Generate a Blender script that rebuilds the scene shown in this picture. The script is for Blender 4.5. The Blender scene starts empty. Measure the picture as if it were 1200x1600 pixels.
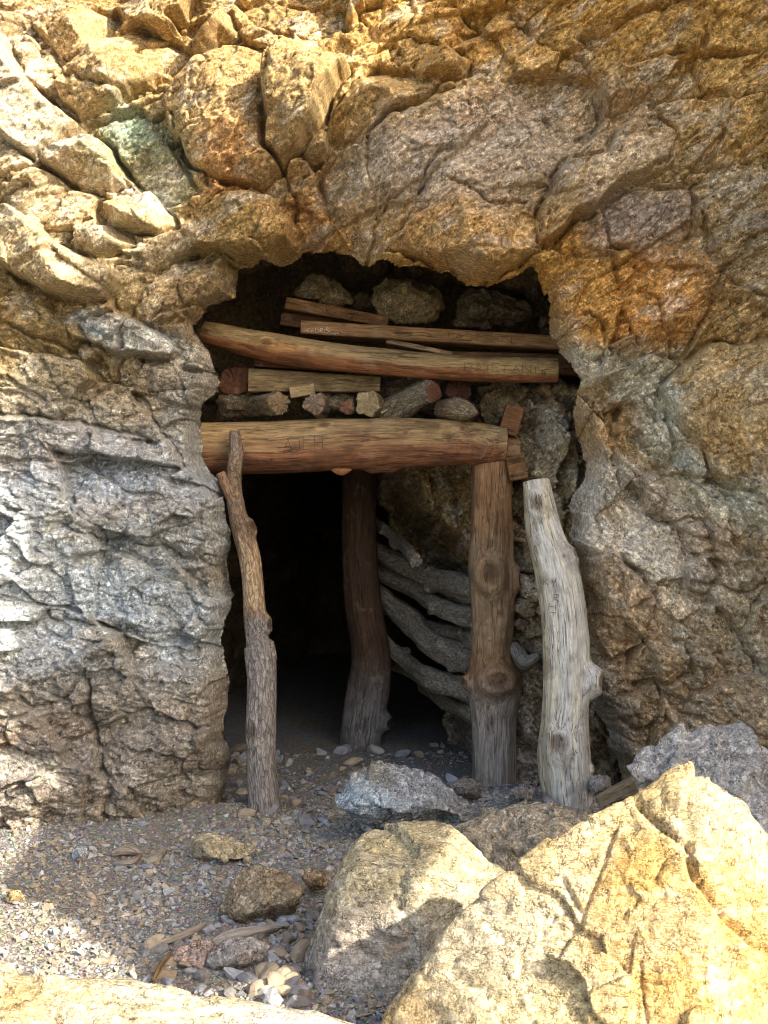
import bpy, bmesh, math, random
import numpy as np
np.seterr(over='ignore')
from mathutils import Vector, Matrix

# ------------------------------------------------------------------ camera, light, exposure
scene = bpy.context.scene
COL = scene.collection
CAM_Y, CAM_Z, FPX = -6.4, 1.6, 1920.0          # focal length in pixels of a 1200 x 1600 frame
cam_d = bpy.data.cameras.new('camera')
cam_d.sensor_fit = 'VERTICAL'
cam_d.sensor_height = 32.0
cam_d.lens = 32.0 * FPX / 1600.0
cam_d.clip_start = 0.05
cam_d.clip_end = 2000.0
cam = bpy.data.objects.new('camera', cam_d)
cam.location = (0, CAM_Y, CAM_Z)
cam.rotation_euler = (math.radians(90), 0, 0)
COL.objects.link(cam)
scene.camera = cam

SUN = np.array([0.66, -0.48, 0.52]); SUN /= np.linalg.norm(SUN)
world = bpy.data.worlds.new('World')
scene.world = world
world.use_nodes = True
wn = world.node_tree.nodes
sky = wn.new('ShaderNodeTexSky')
sky.sky_type = 'NISHITA'
sky.sun_disc = False
sky.sun_elevation = math.asin(SUN[2])
sky.sun_rotation = math.atan2(SUN[0], SUN[1])
sky.dust_density = 3.5
sky.ozone_density = 0.4
sky.air_density = 0.8
wn['Background'].inputs['Strength'].default_value = 0.15
world.node_tree.links.new(sky.outputs[0], wn['Background'].inputs['Color'])

sun_d = bpy.data.lights.new('sun', 'SUN')
sun_d.energy = 3.6
sun_d.angle = math.radians(0.5)
sun_d.color = (1.0, 0.93, 0.82)
sun_o = bpy.data.objects.new('sun', sun_d)
sun_o.rotation_euler = Vector(-SUN).to_track_quat('-Z', 'Y').to_euler()
COL.objects.link(sun_o)

scene.view_settings.view_transform = 'Standard'
scene.view_settings.look = 'None'
scene.view_settings.exposure = 1.75
scene.view_settings.gamma = 1.0
scene.view_settings.use_curve_mapping = False
scene.render.engine = 'CYCLES'
scene.cycles.use_denoising = True
scene.cycles.filter_width = 1.0
scene.cycles.max_bounces = 3
scene.cycles.diffuse_bounces = 2
scene.cycles.sample_clamp_indirect = 2.0
scene.cycles.use_adaptive_sampling = False
scene.cycles.adaptive_threshold = 0.015

# ------------------------------------------------------------------ helpers: numbers
rng = np.random.default_rng(7)

def lin(h):
    h = h.lstrip('#')
    c = np.array([int(h[i:i + 2], 16) for i in (0, 2, 4)]) / 255.0
    return np.where(c <= 0.04045, c / 12.92, ((c + 0.055) / 1.055) ** 2.4)

YSH = 0.0        # extra setback of what is being built
def at(px, py, Y):
    Y = Y + YSH
    d = Y - CAM_Y
    return np.array([(px - 600.0) / FPX * d, Y, CAM_Z + (800.0 - py) / FPX * d])

def sstep(a, b, x):
    t = np.clip((x - a) / (b - a), 0, 1)
    return t * t * (3 - 2 * t)

def _h(*ints):
    h = np.zeros_like(ints[0], dtype=np.uint32)
    for k, i in enumerate(ints):
        h = (h ^ (np.asarray(i).astype(np.int64).astype(np.uint32) * np.uint32([374761393, 668265263, 2246822519, 3266489917][k % 4])))
        h = (h ^ (h >> np.uint32(13))) * np.uint32(1274126177)
        h = h ^ (h >> np.uint32(16))
    return h

def _r(h, k):
    g = (h + np.uint32((k * 0x9E3779B9) & 0xFFFFFFFF)) * np.uint32(2654435761)
    g = (g ^ (g >> np.uint32(15))) * np.uint32(2246822519)
    g = g ^ (g >> np.uint32(13))
    return g.astype(np.float64) / 4294967296.0

_tr = np.random.default_rng(123)
_ta = _tr.uniform(0, 2 * np.pi, 65536)
_TC, _TS = np.cos(_ta).astype(np.float32), np.sin(_ta).astype(np.float32)
_T3 = _tr.uniform(-1, 1, (3, 65536)).astype(np.float32)
def _mix(k):
    k = k ^ (k >> 15); k = k * np.int32(-2048144789); k = k ^ (k >> 13); return k & 65535

def noise2(u, v, seed):
    iu, iv = np.floor(u), np.floor(v)
    fu, fv = (u - iu).astype(np.float32), (v - iv).astype(np.float32)
    iu = iu.astype(np.int32); iv = iv.astype(np.int32)
    su, sv = fu * fu * fu * (fu * (fu * 6 - 15) + 10), fv * fv * fv * (fv * (fv * 6 - 15) + 10)
    out = []
    for du in (0, 1):
        ku = (iu + np.int32(du)) * np.int32(374761393) + np.int32(seed * 7919)
        c = []
        for dv in (0, 1):
            k = _mix(ku + (iv + np.int32(dv)) * np.int32(668265263))
            c.append(_TC[k] * (fu - du) + _TS[k] * (fv - dv))
        out.append(c[0] + sv * (c[1] - c[0]))
    return (out[0] + su * (out[1] - out[0])) * 1.5

def noise3(P, seed):
    I = np.floor(P); F = (P - I).astype(np.float32); I = I.astype(np.int32)
    S = F * F * F * (F * (F * 6 - 15) + 10)
    a = []
    for dx in (0, 1):
        kx = (I[:, 0] + np.int32(dx)) * np.int32(374761393) + np.int32(seed * 7919)
        b = []
        for dy in (0, 1):
            ky = kx + (I[:, 1] + np.int32(dy)) * np.int32(668265263); c = []
            for dz in (0, 1):
                k = _mix(ky + (I[:, 2] + np.int32(dz)) * np.int32(1274126177))
                c.append(_T3[0][k] * (F[:, 0] - dx) + _T3[1][k] * (F[:, 1] - dy) + _T3[2][k] * (F[:, 2] - dz))
            b.append(c[0] + S[:, 2] * (c[1] - c[0]))
        a.append(b[0] + S[:, 1] * (b[1] - b[0]))
    return (a[0] + S[:, 0] * (a[1] - a[0])) * 1.4

def fbm2(u, v, seed, octs=5, gain=0.5, ridged=False):
    a, s, out = 1.0, 1.0, 0
    for o in range(octs):
        n = noise2(u * s + 17.3 * o, v * s - 9.1 * o, seed + o)
        out = out + a * ((0.5 - np.abs(n)) if ridged else n)
        a *= gain; s *= 2.03
    return out

def fbm3(P, seed, octs=4, gain=0.5, ridged=False):
    a, s, out = 1.0, 1.0, 0
    for o in range(octs):
        n = noise3(P * s + 13.7 * o, seed + o)
        out = out + a * ((0.5 - np.abs(n)) if ridged else n)
        a *= gain; s *= 2.03
    return out

def facets2(u, v, seed):
    """broken-plane pattern: nearest cell's own offset and tilt, and the distance to the joint"""
    iu, iv = np.floor(u), np.floor(v)
    f1 = np.full(u.shape, 1e9); f2 = np.full(u.shape, 1e9)
    off = np.zeros(u.shape); pl = np.zeros(u.shape); cid = np.zeros(u.shape)
    for du in (-1, 0, 1):
        for dv in (-1, 0, 1):
            h = _h(iu + du, iv + dv, np.full_like(iu, seed))
            a, b = u - (iu + du + _r(h, 1)), v - (iv + dv + _r(h, 2))
            d = np.sqrt(a * a + b * b)
            near = d < f1
            f2 = np.where(near, f1, np.minimum(f2, d))
            f1 = np.where(near, d, f1)
            off = np.where(near, _r(h, 3) - 0.5, off)
            pl = np.where(near, (_r(h, 4) * 2 - 1) * a + (_r(h, 5) * 2 - 1) * b, pl)
            cid = np.where(near, _r(h, 6), cid)
    return off, pl, f2 - f1, cid

def facets3(P, seed):
    I = np.floor(P); n = len(P)
    f1 = np.full(n, 1e9); f2 = np.full(n, 1e9); off = np.zeros(n); pl = np.zeros(n); cid = np.zeros(n)
    for dx in (-1, 0, 1):
        for dy in (-1, 0, 1):
            for dz in (-1, 0, 1):
                h = _h(I[:, 0] + dx, I[:, 1] + dy, I[:, 2] + dz, np.full(n, seed))
                a = P[:, 0] - I[:, 0] - dx - _r(h, 1); b = P[:, 1] - I[:, 1] - dy - _r(h, 2); c = P[:, 2] - I[:, 2] - dz - _r(h, 3)
                d = np.sqrt(a * a + b * b + c * c)
                near = d < f1
                f2 = np.where(near, f1, np.minimum(f2, d)); f1 = np.where(near, d, f1)
                off = np.where(near, _r(h, 4) - 0.5, off)
                pl = np.where(near, (_r(h, 5) * 2 - 1) * a + (_r(h, 6) * 2 - 1) * b + (_r(h, 7) * 2 - 1) * c, pl)
                cid = np.where(near, _r(h, 8), cid)
    return off, pl, f2 - f1, cid

def in_poly(x, y, poly):
    ins = np.zeros(x.shape, bool)
    n = len(poly)
    for i in range(n):
        x0, y0 = poly[i]; x1, y1 = poly[(i + 1) % n]
        if y0 == y1: continue
        c = ((y0 > y) != (y1 > y)) & (x < (x1 - x0) * (y - y0) / (y1 - y0) + x0)
        ins ^= c
    return ins

def seg_d(x, y, a, b):
    ax, ay = a; bx, by = b
    L = (bx - ax) ** 2 + (by - ay) ** 2 + 1e-9
    t = np.clip(((x - ax) * (bx - ax) + (y - ay) * (by - ay)) / L, 0, 1)
    return np.hypot(x - ax - t * (bx - ax), y - ay - t * (by - ay))

def poly_sd(x, y, poly):
    d = np.full(x.shape, 1e9)
    for i in range(len(poly)):
        d = np.minimum(d, seg_d(x, y, poly[i], poly[(i + 1) % len(poly)]))
    return np.where(in_poly(x, y, poly), d, -d)

# ------------------------------------------------------------------ helpers: objects
def tag(o, label=None, cat=None, group=None, kind=None):
    if label: o['label'] = label
    if cat: o['category'] = cat
    if group: o['group'] = group
    if kind: o['kind'] = kind
    return o

def mesh_np(name, V, F, mat=None, col=None, vecs=None, smooth=True, fsz=None):
    """V (n,3); F (m,k) int array of equal-size faces"""
    me = bpy.data.meshes.new(name)
    V = np.ascontiguousarray(V, dtype=np.float32); F = np.ascontiguousarray(F, dtype=np.int32)
    k = F.shape[1]
    me.vertices.add(len(V)); me.vertices.foreach_set('co', V.ravel())
    me.loops.add(F.size); me.loops.foreach_set('vertex_index', F.ravel())
    me.polygons.add(len(F)); me.polygons.foreach_set('loop_start', np.arange(0, F.size, k, dtype=np.int32))
    me.update(calc_edges=True)
    me.polygons.foreach_set('use_smooth', np.full(len(F), smooth))
    if col is not None:
        a = me.attributes.new('Col', 'FLOAT_COLOR', 'POINT')
        c4 = np.ones((len(V), 4), np.float32); c4[:, :3] = col
        a.data.foreach_set('color', c4.ravel())
    if vecs is not None:
        a = me.attributes.new('gr', 'FLOAT_VECTOR', 'POINT')
        a.data.foreach_set('vector', np.ascontiguousarray(vecs, np.float32).ravel())
    if mat: me.materials.append(mat)
    me.update()
    return me

def link(name, me, parent=None):
    o = bpy.data.objects.new(name, me)
    COL.objects.link(o)
    if parent is not None: o.parent = parent
    return o

def recentre(o, c):
    """put the origin of a mesh built in world space at c"""
    c = Vector([float(v) for v in c])
    o.data.transform(Matrix.Translation(-c)); o.location = c
    return o

def grid_faces(nu, nv):
    i = np.arange(nu * nv).reshape(nu, nv)
    return np.stack([i[:-1, :-1], i[1:, :-1], i[1:, 1:], i[:-1, 1:]], -1).reshape(-1, 4)

# ------------------------------------------------------------------ materials
class NT:
    def __init__(self, name):
        self.m = bpy.data.materials.new(name); self.m.use_nodes = True
        self.t = self.m.node_tree; self.n = self.t.nodes; self.b = self.n['Principled BSDF']
    def l(self, a, b): self.t.links.new(a, b)
    def node(self, ty, **kw):
        x = self.n.new(ty)
        for k, v in kw.items(): setattr(x, k, v)
        return x
    def val(self, sock, v):
        if hasattr(v, 'is_linked') or hasattr(v, 'links'): self.l(v, sock)
        else: sock.default_value = v
    def math(self, op, a, b=0.0, clamp=False):
        x = self.node('ShaderNodeMath', operation=op, use_clamp=clamp)
        self.val(x.inputs[0], a); self.val(x.inputs[1], b); return x.outputs[0]
    def vmul(self, v, s):
        x = self.node('ShaderNodeVectorMath', operation='MULTIPLY')
        self.l(v, x.inputs[0]); x.inputs[1].default_value = s; return x.outputs[0]
    def vadd(self, a, b):
        x = self.node('ShaderNodeVectorMath', operation='ADD'); self.l(a, x.inputs[0]); self.l(b, x.inputs[1]); return x.outputs[0]
    def noise(self, v, scale, detail=4, rough=0.55, col=False, dist=0.0):
        x = self.node('ShaderNodeTexNoise'); self.l(v, x.inputs['Vector'])
        x.inputs['Scale'].default_value = scale; x.inputs['Detail'].default_value = detail
        x.inputs['Roughness'].default_value = rough; x.inputs['Distortion'].default_value = dist
        return x.outputs['Color' if col else 'Fac']
    def edge(self, v, scale, rnd=1.0):
        x = self.node('ShaderNodeTexVoronoi', feature='DISTANCE_TO_EDGE'); self.l(v, x.inputs['Vector'])
        x.inputs['Scale'].default_value = scale; x.inputs['Randomness'].default_value = rnd; return x.outputs['Distance']
    def cell(self, v, scale):
        x = self.node('ShaderNodeTexVoronoi', feature='F1'); self.l(v, x.inputs['Vector'])
        x.inputs['Scale'].default_value = scale; return x.outputs['Color']
    def ramp(self, f, a, b, lo=0.0, hi=1.0):
        x = self.node('ShaderNodeMapRange', interpolation_type='SMOOTHSTEP'); self.val(x.inputs[0], f)
        for i, v in zip((1, 2, 3, 4), (a, b, lo, hi)): x.inputs[i].default_value = v
        return x.outputs[0]
    def mix(self, f, a, b, mode='MIX'):
        x = self.node('ShaderNodeMix', data_type='RGBA', blend_type=mode)
        self.val(x.inputs[0], f); self.val(x.inputs[6], a); self.val(x.inputs[7], b); return x.outputs[2]
    def rgb(self, f):
        x = self.node('ShaderNodeCombineColor')
        for i in range(3): self.l(f, x.inputs[i])
        return x.outputs[0]
    def bump(self, h, strength, dist, prev=None):
        x = self.node('ShaderNodeBump'); x.inputs['Strength'].default_value = strength; x.inputs['Distance'].default_value = dist
        self.l(h, x.inputs['Height'])
        if prev is not None: self.l(prev, x.inputs['Normal'])
        return x.outputs[0]

def c4(h): return (*lin(h), 1.0)

def rock_material(name, bump=1.0, lines=False):
    t = NT(name)
    tc = t.node('ShaderNodeTexCoord').outputs['Object']
    at_ = t.node('ShaderNodeAttribute', attribute_name='Col').outputs['Color']
    nB = t.noise(tc, 46.0, 4, 0.68)
    nC = t.noise(tc, 130.0, 3, 0.65)
    col = t.mix(1.0, at_, t.rgb(t.ramp(nC, 0.32, 0.68, 0.66, 1.32)), 'MULTIPLY')
    col = t.mix(1.0, col, t.rgb(t.ramp(nB, 0.30, 0.70, 0.76 if lines else 0.64, 1.22 if lines else 1.34)), 'MULTIPLY')
    rb = t.math('ABSOLUTE', t.math('SUBTRACT', nB, 0.5))
    col = t.mix(1.0, col, t.rgb(t.ramp(rb, 0.0, 0.024, 0.50, 1.0)), 'MULTIPLY')
    h = t.math('ADD', nB, t.math('MULTIPLY', nC, 0.5))
    h = t.math('ADD', h, t.math('MULTIPLY', t.ramp(rb, 0.0, 0.04), 0.25))
    nA = t.noise(tc, 9.0, 5, 0.62)
    rid = t.math('ABSOLUTE', t.math('SUBTRACT', nA, 0.5))
    ln = t.ramp(rid, 0.0, 0.020, 0.0, 1.0)
    col = t.mix(1.0, col, t.rgb(t.ramp(rid, 0.0, 0.016, 0.4, 1.0)), 'MULTIPLY')
    h = t.math('ADD', h, t.math('MULTIPLY', ln, 0.45 if lines else 0.3))
    h = t.math('ADD', h, t.math('MULTIPLY', nA, 0.7))
    if lines:
        mp = t.node('ShaderNodeMapping'); mp.inputs['Rotation'].default_value = (0.3, 0.75, 0.2); mp.inputs['Scale'].default_value = (0.45, 1.0, 2.2); t.l(tc, mp.inputs['Vector'])
        nE = t.noise(mp.outputs[0], 15.0, 5, 0.62)
        r2 = t.math('ABSOLUTE', t.math('SUBTRACT', nE, 0.5))
        col = t.mix(1.0, col, t.rgb(t.ramp(r2, 0.0, 0.022, 0.55, 1.0)), 'MULTIPLY')
        col = t.mix(t.ramp(nE, 0.52, 0.75, 0, 0.4), col, c4('#d8cfb8'))
        col = t.mix(t.ramp(nA, 0.60, 0.75, 0, 0.35), col, c4('#b49058'))
        h = t.math('ADD', h, t.math('MULTIPLY', t.ramp(r2, 0.0, 0.05), 0.35))
    t.l(col, t.b.inputs['Base Color'])
    t.b.inputs['Roughness'].default_value = 0.92
    t.b.inputs['Specular IOR Level'].default_value = 0.2
    t.l(t.bump(h, (0.5 if lines else 0.65) * bump, 0.016), t.b.inputs['Normal'])
    return t.m

M_CLIFF = rock_material('cliff_rock')
M_ROCK = rock_material('boulder_rock')
M_BOULDER = rock_material('pale_boulder_rock', lines=True)
M_DARK = rock_material('tunnel_rock')

def gravel_material():
    t = NT('gravel_stone')
    tc = t.node('ShaderNodeTexCoord').outputs['Object']
    a = t.node('ShaderNodeAttribute', attribute_name='Col').outputs['Color']
    n = t.noise(tc, 120.0, 4, 0.6)
    t.l(t.mix(1.0, a, t.rgb(t.ramp(n, 0.3, 0.7, 0.7, 1.25)), 'MULTIPLY'), t.b.inputs['Base Color'])
    t.b.inputs['Roughness'].default_value = 0.9
    t.b.inputs['Specular IOR Level'].default_value = 0.25
    t.l(t.bump(n, 0.4, 0.006), t.b.inputs['Normal'])
    return t.m
M_GRAVEL = gravel_material()

def ground_material():
    t = NT('ground_grit')
    tc = t.node('ShaderNodeTexCoord').outputs['Object']
    n1 = t.noise(tc, 1.3, 6, 0.6); n2 = t.noise(tc, 60, 5, 0.65)
    cl = t.cell(tc, 70.0); e = t.edge(tc, 70.0)
    col = t.mix(t.ramp(n1, 0.4, 0.6), c4('#857c6c'), c4('#7b7a77'))
    col = t.mix(0.35, col, t.mix(1.0, col, cl, 'OVERLAY'))
    col = t.mix(1.0, col, t.rgb(t.ramp(n2, 0.3, 0.7, 0.65, 1.3)), 'MULTIPLY')
    t.l(col, t.b.inputs['Base Color'])
    t.b.inputs['Roughness'].default_value = 0.95
    t.l(t.bump(t.math('ADD', t.ramp(e, 0, 0.3), n2), 0.8, 0.01), t.b.inputs['Normal'])
    return t.m
M_GROUND = ground_material()

def wood_material(name, dark=0.5, bump=1.0, bark=False):
    t = NT(name)
    g = t.node('ShaderNodeAttribute', attribute_name='gr').outputs['Vector']
    a = t.node('ShaderNodeAttribute', attribute_name='Col').outputs['Color']
    lw = t.vadd(g, t.vmul(t.noise(g, 5.0, 3, 0.5, True), (0.03, 0.03, 0.0)))
    s = t.vmul(lw, (1, 1, 0.05)); s2 = t.vmul(lw, (1, 1, 0.14))
    if bark:
        n1 = t.noise(t.vmul(lw, (1, 1, 0.45)), 55.0, 6, 0.65)
        n2 = t.noise(t.vmul(lw, (1, 1, 0.3)), 22.0, 5, 0.6)
        e = t.edge(t.vadd(t.vmul(g, (1, 1, 0.35)), t.vmul(t.noise(g, 30, 3, 0.5, True), (0.02, 0.02, 0.02))), 60.0)
        h = t.math('ADD', t.math('MULTIPLY', n1, 0.8), t.math('MULTIPLY', t.ramp(e, 0, 0.25), 0.7))
        col = t.mix(1.0, a, t.rgb(t.ramp(n1, 0.3, 0.7, 0.55, 1.4)), 'MULTIPLY')
        col = t.mix(1.0, col, t.rgb(t.ramp(e, 0, 0.12, 0.5, 1)), 'MULTIPLY')
        col = t.mix(t.ramp(n2, 0.5, 0.68, 0, 0.4), col, c4('#8a8278'))
        dist = 0.008
    else:
        n1 = t.noise(s, 170.0, 4, 0.6); n2 = t.noise(s2, 60.0, 5, 0.65); n3 = t.noise(g, 9.0, 6, 0.6)
        chk = t.math('ABSOLUTE', t.math('SUBTRACT', t.noise(t.vmul(lw, (1, 1, 0.035)), 34.0, 3, 0.5), 0.5))
        gate = t.ramp(t.noise(t.vmul(g, (1, 1, 0.3)), 12.0, 3, 0.5), 0.40, 0.52)
        crack = t.math('MULTIPLY', t.ramp(chk, 0.020, 0.0), gate)
        col = t.mix(1.0, a, t.rgb(t.ramp(n1, 0.3, 0.7, 1 - 0.5 * dark, 1 + 0.4 * dark)), 'MULTIPLY')
        col = t.mix(1.0, col, t.rgb(t.ramp(n2, 0.3, 0.7, 1 - 0.65 * dark, 1 + 0.5 * dark)), 'MULTIPLY')
        col = t.mix(t.ramp(n3, 0.50, 0.64, 0, 0.6), col, t.mix(0.7, a, c4('#4a3526')))
        col = t.mix(t.ramp(n3, 0.44, 0.32, 0, 0.5), col, t.mix(0.5, a, c4('#a8977c')))
        col = t.mix(t.math('MULTIPLY', crack, 0.65), col, c4('#2e241b'))
        h = t.math('SUBTRACT', t.math('ADD', t.math('MULTIPLY', n1, 0.35), t.math('MULTIPLY', n2, 0.6)), t.math('MULTIPLY', crack, 0.7))
        dist = 0.011
    t.l(col, t.b.inputs['Base Color'])
    t.b.inputs['Roughness'].default_value = 0.8
    t.b.inputs['Specular IOR Level'].default_value = 0.25
    t.l(t.bump(h, 0.7 * bump, dist), t.b.inputs['Normal'])
    return t.m
M_WOOD = wood_material('aged_timber')
M_BARK = wood_material('bark', bark=True)
M_GREYWOOD = wood_material('weathered_wood', dark=0.45)

def flat_material(name, hexc, rough=0.9):
    t = NT(name)
    tc = t.node('ShaderNodeTexCoord').outputs['Object']
    n = t.noise(tc, 90, 4, 0.6)
    t.l(t.mix(1.0, c4(hexc), t.rgb(t.ramp(n, 0.3, 0.7, 0.7, 1.2)), 'MULTIPLY'), t.b.inputs['Base Color'])
    t.b.inputs['Roughness'].default_value = rough
    return t.m
M_CARVED = flat_material('carved_groove', '#543a25')
M_CHALK = flat_material('white_paint_mark', '#d8cdb4')
M_SCRATCH = flat_material('shallow_scratch', '#6e665a')

# ------------------------------------------------------------------ the cliff
PXS = 1920.0 / 6.2
def nom(X, Z): return 600 + X * PXS, 800 - (Z - 1.6) * PXS

def axis(lo, hi, step, lo2, hi2, grow):
    mid = list(np.arange(lo, hi, step))
    s = step; x = mid[-1]
    while x < hi2: s *= grow; x += s; mid.append(x)
    s = step; x = mid[0]; pre = []
    while x > lo2: s *= grow; x -= s; pre.append(x)
    return np.array(pre[::-1] + mid)

CTRL = [(-150, 600, .40), (0, 560, .22), (0, 900, .28), (0, 1250, .34), (-150, 1100, .5), (150, 760, .16), (150, 960, .20), (150, 1250, .20), (300, 900, .03), (320, 1250, .02),
        (240, 1150, .16), (310, 650, .0), (200, 600, .08), (0, 100, .20), (0, 300, .26), (200, 100, .02), (200, 250, -.05), (350, 350, .06), (400, 150, .08),
        (460, 330, .02), (200, -60, -.15), (500, -10, -.16), (800, 0, -.06), (1100, 0, .14), (620, 350, .24), (750, 400, .28), (850, 300, .26), (700, 200, .10),
        (950, 150, .10), (900, 450, .14), (1000, 600, .12), (1150, 600, .22), (1150, 300, .20), (1220, 800, .34), (1010, 800, .14), (950, 1000, .08), (1100, 1000, .26),
        (1220, 1150, .42), (965, 1200, .0), (1400, 700, .6), (1400, 200, .5), (600, -400, -.5), (0, -400, -.4), (1200, -400, -.2), (250, 500, .04), (100, 450, .14)]
def ctrl_field(px, py):
    num = 0; den = 0
    for cx, cy, h in CTRL:
        w = 1.0 / (((px - cx) ** 2 + (py - cy) ** 2) / 900.0 + 1.2) ** 1.35
        num = num + w * h; den = den + w
    return num / den

OPENING = [(332, 1330), (338, 1180), (338, 980), (342, 830), (328, 745), (294, 705), (298, 640), (330, 590), (310, 540), (290, 500), (318, 468), (352, 455), (362, 404), (412, 398), (448, 388),
           (470, 374), (515, 366), (545, 382), (572, 402), (640, 410), (700, 430), (765, 446), (805, 428), (832, 420), (866, 476), (872, 506), (892, 540), (912, 590), (908, 660),
           (925, 740), (905, 800), (912, 880), (932, 960), (930, 1060), (950, 1140), (985, 1200), (1000, 1330)]

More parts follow.
